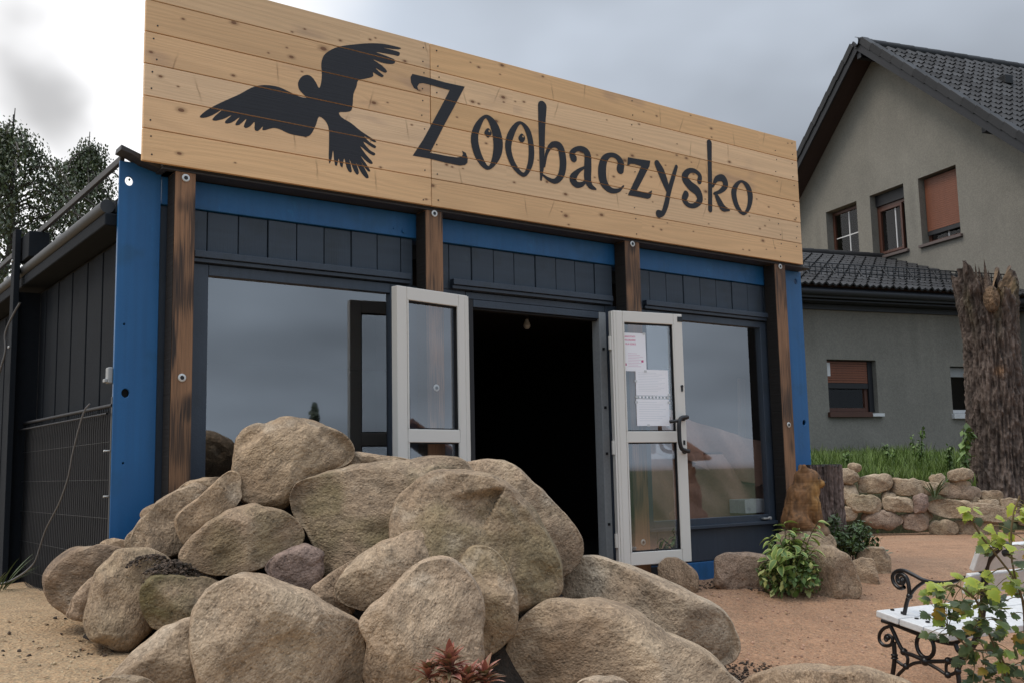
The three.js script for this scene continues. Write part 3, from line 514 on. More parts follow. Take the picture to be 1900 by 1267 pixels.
// a rounded stone from its radii seen from the front, its thickness and its wear
function stoneGeometry(radii, o, detail) {
  if (!spheres.has(detail)) spheres.set(detail, makeSphere(detail));
  const { dirs, idx, same } = spheres.get(detail), N = radii.length, seed = ++stoneCount * 7.31, r = random(stoneCount * 77 + 5);
  const mean = radii.reduce((a, b) => a + b, 0) / N, T = mean * (o.flat ?? 0.62), e = o.e ?? 0.6;
  const R = (t) => { const f = ((t / (2 * Math.PI)) % 1 + 1) % 1 * N, i = Math.floor(f), u = f - i, p = (k) => radii[(i + k + N) % N]; return p(0) + 0.5 * u * (p(1) - p(-1) + u * (2 * p(-1) - 5 * p(0) + 4 * p(1) - p(2) + u * (3 * (p(0) - p(1)) + p(2) - p(-1)))); };
  const cuts = Array.from({ length: o.cuts ?? 9 }, () => { const a = r() * 6.28, y = (r() - 0.35) * 1.2, n = V(Math.cos(a) * 0.7, y, 0.35 + Math.abs(Math.sin(a))).normalize(); return [n, (0.6 + 0.3 * r())]; });
  const pos = new Float32Array(dirs.length * 3), nor = new Float32Array(dirs.length * 3), col = new Float32Array(dirs.length * 3), q = V(0, 0, 0);
  const big = mean, tone = 0.84 + 0.3 * r(), pinkish = r() * r() * 0.35, paler = 0.1 + 0.6 * r();
  dirs.forEach(([dx, dy, dz], i) => {
    const s = Math.hypot(dx, dy), t = Math.atan2(dy, dx), f = Math.pow(s, e), rad = R(t);
    let x = rad * Math.cos(t) * f, y = rad * Math.sin(t) * f, z = T * Math.sign(dz) * Math.pow(Math.abs(dz), e) * (dz < 0 ? 1.15 : 1);
    if (o.ridge) { const h = o.ridge[0] * big; if (y > h && z > 0) z *= 1 - 0.6 * clamp(o.ridge[1] * (y - h) / Math.max(0.05, R(Math.PI / 2) - h)); }
    for (const [n, h] of cuts) { const reach = h * (Math.abs(n.x) * mean + Math.abs(n.y) * mean + Math.abs(n.z) * T) * (o.ridge ? 0.72 : 0.8), over = x * n.x + y * n.y + z * n.z - reach; if (over > 0 && z > 0) { const k = over * 0.95 * smooth(0, 0.55 * T, z); x -= n.x * k * 0.3; y -= n.y * k * 0.3; z -= n.z * k; } }
    if (o.notch && z > 0) { const u = clamp((x + 0.14) / 0.22), hi = 0.235 + 0.02 * u, lo = 0.16 - 0.1 * u; if (x < 0.085 + (y - 0.16) * 0.55 && y > lo - 0.03 && y < hi + 0.03) z -= 0.07 * u * smooth(lo - 0.03, lo + 0.03, y) * smooth(hi + 0.02, hi - 0.04, y); }
    const sx = x + seed, sy = y + seed * 0.7, sz = z + seed * 1.3;
    const lump = 0.085 * big * fbm(sx * 2.4 / Math.max(big * 2.2, 0.25), sy * 2.4 / Math.max(big * 2.2, 0.25), sz * 2.4 / Math.max(big * 2.2, 0.25), 2);
    const rid = 1 - Math.abs(fbm(sx * 6, sy * 6, sz * 6, 3)) * 2, cap = Math.min(1, big * 4), chip = 0.007 * cap * (rid - 0.6) + 0.005 * cap * fbm(sx * 15, sy * 15, sz * 15, 3) - 0.014 * cap * smooth(0.3, 0.55, noise(sx * 4.5, sy * 4.5, sz * 4.5));
    q.set(dx, dy, dz * 1.2).normalize().multiplyScalar(lump + chip);
    x += q.x; y += q.y; z += q.z;
    pos[3 * i] = x; pos[3 * i + 1] = y; pos[3 * i + 2] = z;
    // colour: sandy granite, warmed by iron, greened by moss on weathered parts, mauve or pale by kind
    const a = fbm(sx * 3.2, sy * 3.2, sz * 3.2, 4), b = fbm(sx * 9 + 3, sy * 9, sz * 9, 3), c = fbm(sx * 1.6 + 8, sy * 1.6, sz * 1.6, 2);
    let C = [0.475, 0.338, 0.212].map((v) => v * tone);
    const to = (K, k) => { C = C.map((v, m) => mix(v, K[m], clamp(k))); };
    to([0.42, 0.262, 0.15], (o.warm ?? 0.25) * (0.55 + 0.9 * c)); to([0.53, 0.43, 0.315], (o.pale ?? paler) * (0.7 + a)); to([0.33, 0.235, 0.2], (o.mauve ?? pinkish) * 0.9);
    to([0.15, 0.122, 0.05], (o.moss ?? 0.12) * smooth(-0.2, 0.25, a + 0.35 * c) * 0.95); to([0.13, 0.095, 0.06], smooth(0.12, 0.42, b - 0.3 * c) * (0.3 + 0.3 * (o.moss ?? 0))); to([0.56, 0.47, 0.36], smooth(0.2, 0.45, fbm(sx * 5, sy * 5 + 4, sz * 5, 3)) * 0.45);
    to([0.22, 0.145, 0.09], smooth(0.08, 0.4, c) * 0.55);
    const d = fbm(sx * 26, sy * 26, sz * 26, 2), k = 0.95 + 0.5 * a + 0.4 * b + 0.22 * d; C.forEach((v, m) => { col[3 * i + m] = clamp(v * k, 0.02, 0.8); });
  });
  const ab = V(), ac = V(), fa = V();
  const P = (i) => [pos[3 * i], pos[3 * i + 1], pos[3 * i + 2]];
  for (let k = 0; k < idx.length; k += 3) {
    const A = P(idx[k]), B = P(idx[k + 1]), C = P(idx[k + 2]); ab.set(B[0] - A[0], B[1] - A[1], B[2] - A[2]); ac.set(C[0] - A[0], C[1] - A[1], C[2] - A[2]); fa.crossVectors(ab, ac);
    for (let m = 0; m < 3; m++) { const j = same[idx[k + m]]; nor[3 * j] += fa.x; nor[3 * j + 1] += fa.y; nor[3 * j + 2] += fa.z; }
  }
  for (let i = 0; i < dirs.length; i++) { const j = same[i], l = Math.hypot(nor[3 * j], nor[3 * j + 1], nor[3 * j + 2]) || 1; if (j === i) { nor[3 * j] /= l; nor[3 * j + 1] /= l; nor[3 * j + 2] /= l; } else { nor[3 * i] = nor[3 * j]; nor[3 * i + 1] = nor[3 * j + 1]; nor[3 * i + 2] = nor[3 * j + 2]; } }
  // grain laid along the axis that each face looks along, vertices doubled only where that changes
  const turn = r() * 3.14, ca = Math.cos(turn), sa = Math.sin(turn), out = new Map(), P2 = [], N2 = [], U2 = [], C2 = [], I2 = [];
  for (let k = 0; k < idx.length; k += 3) {
    let nx = 0, ny = 0, nz = 0; for (let m = 0; m < 3; m++) { nx += nor[3 * idx[k + m]]; ny += nor[3 * idx[k + m] + 1]; nz += nor[3 * idx[k + m] + 2]; }
    nx = Math.abs(nx); ny = Math.abs(ny); nz = Math.abs(nz); const ax = nz >= nx && nz >= ny ? 2 : nx >= ny ? 0 : 1;
    for (let m = 0; m < 3; m++) {
      const i = idx[k + m], id = same[i] * 3 + ax; let j = out.get(id);
      if (j === undefined) { j = P2.length / 3; out.set(id, j); const x = pos[3 * i], y = pos[3 * i + 1], z = pos[3 * i + 2]; P2.push(x, y, z); N2.push(nor[3 * i], nor[3 * i + 1], nor[3 * i + 2]); C2.push(col[3 * i], col[3 * i + 1], col[3 * i + 2]); const gu = ax === 0 ? z : x, gv = ax === 1 ? z : y; U2.push(gu * ca - gv * sa + seed + ax * 0.21, gu * sa + gv * ca + seed * 0.3); }
      I2.push(j);
    }
  }
  const g = new THREE.BufferGeometry();
  g.setAttribute('position', new THREE.Float32BufferAttribute(P2, 3)); g.setAttribute('normal', new THREE.Float32BufferAttribute(N2, 3)); g.setAttribute('uv', new THREE.Float32BufferAttribute(U2, 2)); g.setAttribute('color', new THREE.Float32BufferAttribute(C2, 3));
  g.setIndex(I2); return g;
}
// boulder positions, for the added dark mound that puts shade into the gaps
const heap = [];
let pile = 'boulders heaped in front of the shop';
function boulder(label, p, turn, cm, o) {
  const m = part('boulder', stoneGeometry(cm.map((v) => v / 100), o, Math.max(...cm) > 22 ? 60 : 40), rockMats[stoneCount % 2]);
  m.position.set(...p); m.rotation.y = turn; heap.push(p); return tag(m, label, 'boulder', pile);
}
boulder('big squared boulder topping the pile, in front of the left window', [0.703, 1.127, 0.720], -0.42, [36.1, 36.3, 31, 26.7, 24.6, 22.8, 22.5, 22.8, 23.9, 26.7, 28.7, 28.8, 28.2, 28.5, 30.2, 31.6, 29.4, 27.8, 26.2, 22.2, 18.1, 17.6, 19.7, 25.3], { flat: 0.75, ridge: [.1, 1] });
boulder('low flat boulder peeping out behind the topmost boulders below the left door leaf', [1.131, 1.074, 0.837], -0.49, [30.5, 20.5, 13.4, 10.3, 8.9, 8.3, 8.3, 8.9, 10.4, 12.6, 16.8, 24.1, 28, 21.1, 15.5, 11.6, 9.8, 9, 8.9, 9.4, 10.8, 12.2, 15.2, 22.2], { flat: 0.70 });
boulder('broad mossy boulder overhanging a dark hollow in the middle of the pile', [1.047, 0.853, 1.165], -0.49, [47.6, 51.6, 49.2, 39.4, 30.9, 27.2, 26, 26.3, 28.1, 31, 38.5, 48.4, 46.1, 40.7, 40, 43.8, 42.1, 33.8, 29.1, 27, 26.7, 28.4, 31.8, 37.6], { flat: 0.60, moss: .8, ridge: [-.05, .8] });
boulder('large rounded boulder with a triangular chip in its face, right of the mossy one', [1.292, 0.695, 1.650], -0.60, [38.6, 34.5, 32.6, 32, 32.6, 33.6, 35.1, 37.4, 40.5, 42.4, 44.7, 43.9, 40, 34.8, 32.8, 31.2, 31.2, 33.5, 35, 37.8, 40, 42.4, 46.6, 43.5], { flat: 0.60, moss: .7, notch: true });
boulder('tall boulder rising behind the chipped one, against the dark doorway', [1.659, 0.767, 1.370], -0.63, [37, 31.9, 28.8, 27.9, 28.8, 31.7, 33.2, 34.7, 37.2, 42.2, 46.7, 41.2, 35.6, 32.9, 29.6, 28.7, 29.7, 32, 31.9, 34.1, 38.9, 41.3, 44.6, 43.9], { flat: 0.70, moss: .3 });
boulder('long smooth reddish boulder lying below the chipped boulder', [0.943, 0.583, 1.560], -0.53, [30, 34.1, 31, 25.9, 22.6, 19.7, 18.5, 17, 16.8, 17.7, 19.3, 23, 28.8, 34.4, 32.3, 26.2, 21.1, 18.7, 17, 16.2, 16.5, 18, 21.1, 24], { flat: 0.60, warm: 1 });
boulder('upright pointed boulder behind the red-leaved plant', [0.849, 0.314, 1.896], -0.55, [25.4, 26.5, 29.7, 32.7, 35.3, 36.3, 34.1, 30.6, 28, 27.3, 29.7, 30.7, 27, 27.3, 30.7, 32.4, 34.2, 32.7, 32.9, 32.4, 33.2, 31.5, 27.8, 26.1], { flat: 0.60 });
boulder('narrow upright boulder wedged right of the pointed one', [1.204, 0.444, 1.857], -0.61, [15.5, 16, 16.3, 17.3, 19.9, 22.3, 24.6, 24.9, 22.7, 19.4, 16, 14.5, 14.1, 14.2, 15, 17.2, 22, 24.3, 25.3, 23, 20.6, 19.3, 17.2, 16.2], { flat: 0.60, moss: .5 });
boulder('huge rounded boulder at the front of the pile, left of the pointed one', [0.283, 0.284, 1.593], -0.40, [38.8, 38.1, 31.3, 28.2, 27.9, 27.8, 29.6, 33.4, 39.6, 41.7, 40.1, 36.8, 35.1, 34.2, 34.3, 32.1, 32.3, 30.3, 30.4, 32.9, 34.7, 38.2, 40.5, 39.2], { flat: 0.62, warm: .5 });
boulder('sloping boulder at the lower left front, on the sand', [-0.053, 0.208, 1.257], -0.31, [23.6, 24.2, 23.8, 25.1, 23.2, 22.4, 19.9, 19.1, 17.8, 17.7, 18.8, 21.2, 25.1, 28.2, 26.7, 22.3, 20.3, 19.9, 18.6, 18.2, 19.1, 21.6, 22.4, 22.2], { flat: 0.65, warm: .3 });
boulder('angular brown boulder with a flat top at the left, rising from the sand', [-0.063, 0.465, 0.610], -0.28, [21, 22.9, 24.1, 25.4, 24.6, 24, 23.4, 23.9, 21.8, 21.4, 19.8, 19, 19.5, 21.2, 24, 25.4, 24.2, 25.7, 25.9, 22.1, 19.9, 18.9, 18.9, 20.3], { flat: 0.70, ridge: [.25, .9], moss: .3, warm: .4 });
boulder('small mossy boulder under the dark mulch, right of the angular brown one', [0.104, 0.463, 0.853], -0.32, [20.8, 20.9, 17.8, 14.9, 12.6, 11.6, 11.5, 12.2, 14, 17.6, 18.8, 19.1, 18.1, 17.8, 17.8, 17.7, 15.6, 13.9, 12.5, 12, 12.3, 13.4, 15.9, 20.2], { flat: 0.70, moss: 1 });
boulder('round pale boulder at the far left end of the pile, beside the wire fence', [-0.100, 0.505, 0.198], -0.25, [24.6, 24.3, 23.9, 22.1, 21.4, 20.3, 20.4, 20.4, 21.9, 23.4, 25.1, 26.8, 26.2, 25.7, 22.6, 20.8, 19.6, 19.8, 21.2, 21.4, 23.2, 24.4, 24.5, 26.4], { flat: 0.70, warm: .3 });
boulder('split wedge of rock leaning on the leftmost boulder', [-0.202, 0.439, 0.417], -0.25, [8.2, 8.6, 9.8, 10.7, 11.2, 12.6, 11.2, 9.4, 8.5, 7.8, 7.8, 8.2, 8.7, 9.8, 12.1, 11.5, 10.2, 9.8, 10.1, 10.1, 9.7, 10.1, 9.2, 8.4], { flat: 0.50, warm: .3 });
boulder('small pale boulder peeping between the leftmost boulder and the blue corner post', [-0.010, 0.660, 0.181], -0.27, [8.4, 9, 7.9, 7.4, 7.3, 6.9, 7, 7.6, 8.1, 9.1, 9.9, 9.4, 7.8, 7.1, 7, 7.3, 8.2, 7.4, 7.3, 7.7, 8.7, 9.5, 8.5, 8.1], { flat: 0.70 });
boulder('small tan boulder at the foot of the blue corner post', [0.104, 0.707, 0.303], -0.29, [9.9, 9.7, 10.1, 11.5, 11.9, 11.2, 11.3, 10.6, 10.1, 9.8, 10.1, 10.4, 10.5, 10.1, 10.4, 11.5, 11.3, 11.3, 12, 10.5, 9.8, 9.9, 10.6, 10.8], { flat: 0.70 });
boulder('broad tan boulder below the leftmost wooden post', [0.199, 0.820, 0.466], -0.31, [17.2, 19.2, 22.5, 26.2, 23.3, 18.1, 15.7, 14, 13.4, 13.7, 14.1, 15.7, 18, 21.6, 24.3, 22.6, 20.4, 19.2, 17.6, 16.4, 15.1, 14, 13.9, 14.8], { flat: 0.65, warm: .4 });
boulder('little brown rock behind the broad tan boulder, against the blue post', [0.174, 0.847, 0.280], -0.30, [7.9, 9.4, 10, 9.3, 9.3, 7.9, 6.9, 6.6, 6.8, 7.2, 8.2, 9.3, 9.6, 8.6, 8.3, 8.6, 9.4, 8.2, 7.6, 7.7, 8.3, 7.6, 7.2, 7.3], { flat: 0.70, warm: 1 });
boulder('smooth boulder with a dark rounded end, left of the big squared one', [0.302, 0.892, 0.688], -0.34, [12.9, 16.9, 18.2, 21.4, 21.3, 14.5, 10.5, 8.6, 7.7, 7.4, 7.8, 9.3, 12.5, 17, 19.1, 20.8, 21.5, 13.9, 10.3, 8.7, 7.9, 7.8, 8.2, 9.5], { flat: 0.65, warm: .6 });
boulder('pale boulder at the foot of the leftmost wooden post', [0.340, 0.964, 0.483], -0.34, [12.4, 14.9, 13, 11.4, 9.2, 8.1, 7.8, 7.7, 8.2, 9.4, 10.6, 12.3, 13.9, 13.1, 11.6, 11.1, 9.9, 8.7, 8.2, 8.4, 9.1, 10.1, 10.1, 10.7], { flat: 0.70 });
boulder('dark mossy boulder below the big squared one, above the mulch', [0.392, 0.728, 0.932], -0.38, [29.4, 28.4, 24.5, 21.4, 19.2, 18.6, 16.9, 16.6, 17.4, 18, 20.1, 23, 27.8, 31.5, 25.6, 21.7, 18.9, 17.8, 16.5, 15.6, 15.9, 17.1, 19.6, 24.9], { flat: 0.65, moss: .6, ridge: [-.1, .8] });
boulder('small mauve boulder in the hollow under the overhanging mossy one', [0.600, 0.594, 1.116], -0.43, [12.9, 13, 14.1, 13, 12, 11.9, 10.6, 10, 10.2, 10.9, 12.5, 14.9, 16.3, 14.6, 12.3, 10.7, 10.1, 10.1, 10.2, 11.2, 13.3, 13.1, 13.5, 13.7], { flat: 0.60, mauve: 1 });
boulder('pale wedge-shaped rock tucked left of the long reddish boulder', [0.737, 0.504, 1.331], -0.47, [11.6, 12.7, 15.2, 15.3, 14.6, 12.4, 10.3, 9.4, 9, 9.2, 10, 12, 15.3, 15.6, 13.3, 12.4, 12, 11.6, 12.1, 13.2, 11.4, 10.7, 10.7, 11.4], { flat: 0.50 });
boulder('long pale speckled boulder at the right end of the pile, on the gravel', [2.312, 0.281, 1.778], -0.75, [40, 28.4, 22.4, 19.3, 18.1, 18.2, 19.6, 23.1, 30.5, 43.4, 51.2, 48.3, 37.2, 27.9, 22.6, 20.2, 19.4, 19.7, 21.1, 24.4, 31.6, 40.8, 50.7, 48], { flat: 0.65, pale: 1 });
boulder('large rough boulder in front of the long pale one, bottom centre', [1.694, 0.126, 2.179], -0.72, [51, 38.5, 30.4, 27.7, 27.6, 28.2, 29.5, 31.3, 34.2, 42.1, 47.3, 51.1, 51.9, 47.8, 37.3, 30.6, 27.5, 25.7, 24.8, 25.7, 28.7, 35.1, 48.2, 63.6], { flat: 0.65, pale: .6, ridge: [.1, .8] });
boulder('smallest pale rock tip at the bottom edge below the large rough boulder', [1.404, 0.088, 2.448], -0.71, [14.1, 12.3, 10.7, 9.1, 8.4, 7.6, 7.4, 7.7, 8.2, 9.1, 11.2, 12.8, 13.7, 11.5, 10.6, 10.3, 8.5, 7.6, 7.3, 7.6, 8.5, 9.8, 10.4, 12], { flat: 0.60, pale: 1 });
boulder('low flat-topped boulder at the bottom edge in front of the bench', [2.682, -0.040, 2.618], -0.92, [42.3, 29, 20.2, 14.7, 12.2, 11.1, 10.8, 11.3, 12.8, 15.2, 19.6, 28.7, 39.8, 32.3, 19.6, 14.2, 11.8, 10.7, 10.4, 10.9, 11.8, 13.8, 18.1, 29.2], { flat: 0.80, warm: .4 });
boulder('flat grey-green rock at the bottom edge, left of the sloping boulder', [-0.305, 0.195, 1.456], -0.28, [10.7, 8.9, 7.2, 5.8, 5.1, 4.8, 4.9, 5.4, 6, 7.1, 9.4, 11.3, 9.4, 7.9, 7.2, 6.5, 5.5, 5.1, 5, 5.4, 6.2, 7.9, 9, 9.4], { flat: 0.60, moss: .4 });
pile = 'boulders along the front of the shop near the carved animal';
boulder('small pinkish boulder right under the open right door leaf', [3.967, 0.238, 0.357], -0.79, [15.8, 14.6, 13.1, 12.4, 12.4, 12.9, 14.4, 15.1, 16.4, 16.5, 16.4, 15.1, 14.2, 14.3, 15.5, 14, 13, 13, 13.6, 13.6, 14.7, 17.1, 17.1, 15.9], { flat: 0.70, warm: .6 });
boulder('dark rounded boulder left of the variegated shrub by the building', [4.452, 0.229, 0.598], -0.85, [24.6, 23.2, 21, 20.4, 18.3, 17.2, 17.3, 17.9, 19.9, 23.7, 26.9, 25, 24, 24.8, 21.2, 19.3, 17.8, 16.9, 17.1, 18.7, 20.3, 23.9, 26.4, 24.6], { flat: 0.60, mauve: .6 });
boulder('peaked yellowish boulder right of the variegated shrub', [4.809, 0.225, 1.041], -0.92, [23, 22.2, 21.9, 21.8, 21.7, 23.2, 23.4, 22.7, 20.8, 19.6, 19.6, 20.9, 21.8, 24.4, 31.3, 24.4, 20.4, 18.6, 17.5, 17.6, 19, 22.3, 26.6, 25.7], { flat: 0.60, ridge: [.0, .6], warm: .5 });
boulder('flat grey boulder that carries the carved animal', [5.140, 0.379, 0.620], -0.91, [22.3, 23, 22.5, 20, 17.8, 16.8, 16.3, 16.9, 18.5, 21.5, 24.6, 23.6, 22.3, 22.5, 20.3, 18.8, 18.8, 18.1, 17.5, 18.1, 20.1, 21.1, 21.7, 23.2], { flat: 0.70, pale: .7 });
boulder('low dusty boulder right of the peaked one', [5.515, 0.162, 0.856], -0.95, [11.2, 11.1, 11.7, 13.3, 15.3, 14.4, 14.6, 13.7, 13.7, 12.6, 11.1, 10.6, 10.8, 11.9, 14.3, 16.6, 13.7, 12.4, 12.1, 12.6, 13.9, 13.8, 14.5, 12.3], { flat: 0.60, warm: .3 });
boulder('pale dusty boulder below the dark green shrub, rightmost of the group', [5.929, 0.209, 0.671], -0.96, [13.5, 14.4, 15.4, 15.8, 17.4, 16, 15.4, 15.4, 14.5, 14.7, 14.5, 13.8, 14.1, 15.4, 17.1, 15.4, 14.9, 15.5, 16, 15, 15.1, 16.3, 14.7, 13.6], { flat: 0.60 });
{  // added fill under the pile, coloured dark in place of shade between boulders
  const n = 90, pos = [], idx = [], col = [], x0 = -0.35, x1 = 3, z0 = 0.12, z1 = 2.9;
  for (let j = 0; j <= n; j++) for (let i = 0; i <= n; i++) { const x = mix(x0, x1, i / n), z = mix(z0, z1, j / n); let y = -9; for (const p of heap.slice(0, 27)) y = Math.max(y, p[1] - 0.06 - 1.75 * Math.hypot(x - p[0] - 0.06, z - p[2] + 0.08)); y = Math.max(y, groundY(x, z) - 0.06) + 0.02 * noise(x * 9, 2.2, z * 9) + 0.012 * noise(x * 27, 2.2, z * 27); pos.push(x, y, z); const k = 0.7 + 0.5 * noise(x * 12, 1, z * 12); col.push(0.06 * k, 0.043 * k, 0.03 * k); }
  for (let j = 0; j < n; j++) for (let i = 0; i < n; i++) { const a = j * (n + 1) + i; idx.push(a, a + n + 1, a + 1, a + 1, a + n + 1, a + n + 2); }
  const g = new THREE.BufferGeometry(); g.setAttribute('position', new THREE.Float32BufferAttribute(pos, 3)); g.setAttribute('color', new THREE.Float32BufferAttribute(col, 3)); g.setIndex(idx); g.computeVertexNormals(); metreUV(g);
  tag(part('dark_gap_fill', g, groundMat), 'added dark earth fill, its colour standing for shade in the gaps of the boulder pile', undefined, undefined, 'structure');
}
// the dry stone wall: every stone a part; x, y, z, width, height, depth share
const wall = thing('stone_wall', 'low dry stone wall of rounded field stones below the grassy bank', 'stone wall');
const wallStones = { list: [
  { at: [9.79, 0.89, -2.33], w: 0.3, h: 0.21 }, { at: [9.8, 0.66, -2.36], w: 0.3, h: 0.28 }, { at: [10.04, 0.79, -2.09], w: 0.5, h: 0.25 }, { at: [9.85, 0.54, -2.15], w: 0.46, h: 0.25, dark: 1 }, { at: [9.71, 0.42, -2.32], w: 0.3, h: 0.2 },
  { at: [10.31, 0.73, -1.81], w: 0.52, h: 0.23, e: 0.5 }, { at: [10.14, 0.6, -1.98], w: 0.2, h: 0.17 }, { at: [10.14, 0.52, -1.85], w: 0.43, h: 0.21 }, { at: [10.32, 0.53, -1.65], w: 0.19, h: 0.25, e: 0.45, mauve: 1 }, { at: [10.01, 0.34, -2.01], w: 0.47, h: 0.26, mauve: 0.6 },
  { at: [10.29, 0.3, -1.72], w: 0.33, h: 0.24, mauve: 0.7 }, { at: [10.18, 0.36, -1.83], w: 0.09, h: 0.08 }, { at: [10.53, 0.22, -1.48], w: 0.38, h: 0.22, dark: 0.6 }, { at: [10.83, 0.2, -1.17], w: 0.52, h: 0.27 }, { at: [10.69, 0.435, -1.21], w: 1.13, h: 0.23, e: 0.45, tilt: -0.125 },
  { at: [10.75, 0.66, -1.35], w: 0.46, h: 0.19, mauve: 0.5, e: 0.5 }, { at: [10.75, 0.765, -1.34], w: 0.29, h: 0.1 }, { at: [10.56, 0.83, -1.53], w: 0.2, h: 0.14 }, { at: [10.73, 0.88, -1.33], w: 0.33, h: 0.17 }, { at: [10.83, 0.56, -1.27], w: 0.22, h: 0.11 },
  { at: [10.87, 0.51, -1.06], w: 0.26, h: 0.12, e: 0.5 }, { at: [11.01, 0.61, -1.09], w: 0.26, h: 0.14, e: 0.5 }, { at: [11.04, 0.5, -0.88], w: 0.22, h: 0.18, e: 0.6 }, { at: [9.85, 1.0, -2.25], w: 0.17, h: 0.13 }, { at: [10.56, 0.71, -1.57], w: 0.45, h: 0.17, e: 0.5 },
  { at: [11.25, 0.35, -0.72], w: 0.36, h: 0.24 }, { at: [10.72, 0.24, -1.36], w: 0.22, h: 0.16, dark: 0.6 }, { at: [10.4, 0.36, -1.7], w: 0.26, h: 0.18, dark: 1 }, { at: [9.55, 0.7, -2.6], w: 0.4, h: 0.26 }, { at: [9.5, 0.4, -2.66], w: 0.42, h: 0.3 }, { at: [9.35, 0.95, -2.75], w: 0.4, h: 0.24 }, { at: [11.5, 0.3, -0.5], w: 0.4, h: 0.3 }, { at: [11.35, 0.6, -0.6], w: 0.34, h: 0.22 },
] };
wallStones.list.forEach(({ at, w, h, e, mauve, dark, tilt }, i) => {
  const r = random(i * 13 + 3), radii = Array.from({ length: 18 }, (_, k) => { const t = (k / 18) * 2 * Math.PI, c = Math.abs(Math.cos(t)), s = Math.abs(Math.sin(t)), p = 2.6 + (e ? 2 : 0); return (0.96 + 0.3 * (r() - 0.5) * (k % 3 === 0 ? 1 : 0.4)) / Math.pow(Math.pow(c / (w / 2), p) + Math.pow(s / (h / 2), p), 1 / p); });
  const m = part('stone', stoneGeometry(radii, { flat: Math.min(1.1, 0.13 / ((w + h) / 4)), e: e ?? 0.75, mauve: mauve ?? 0, moss: dark ? 0.5 : 0.1, pale: 0.9, warm: 0.15, cuts: 8 }, 20), rockMat, wall);
  m.position.set(at[0], at[1], at[2]); m.rotation.set(0, -0.9, tilt ?? (r() - 0.5) * 0.3, 'YXZ');
});

// ------------------------------------------------------------------ the grey house
const house = thing('house', 'grey rendered house with dark tiled gable roof and a low tiled wing', 'house', [18.799, 0, -4.611], -0.268);
function extruded(outline, holes, depth) {
  const s = new THREE.Shape(outline.map((p) => new THREE.Vector2(...p)));
  for (const [a, b, c, d] of holes) s.holes.push(new THREE.Path([[a, c], [b, c], [b, d], [a, d]].map((p) => new THREE.Vector2(...p))));
  return plain(new THREE.ExtrudeGeometry(s, { depth, bevelEnabled: false }));
}
const swing = new THREE.Matrix4().makeRotationY(-Math.PI / 2).setPosition(0.32, 0, 0); // (a, b, out) -> gable plane facing -x
const gableHoles = [[-5.68, -4.5, 5.9, 7.47], [-4.02, -2.87, 5.88, 7.47], [-2.4, -1.26, 5.87, 7.45]];
const wingHoles = [[-4.7, -3.58, 1.95, 2.97], [-1.8, -0.75, 1.92, 2.89]];
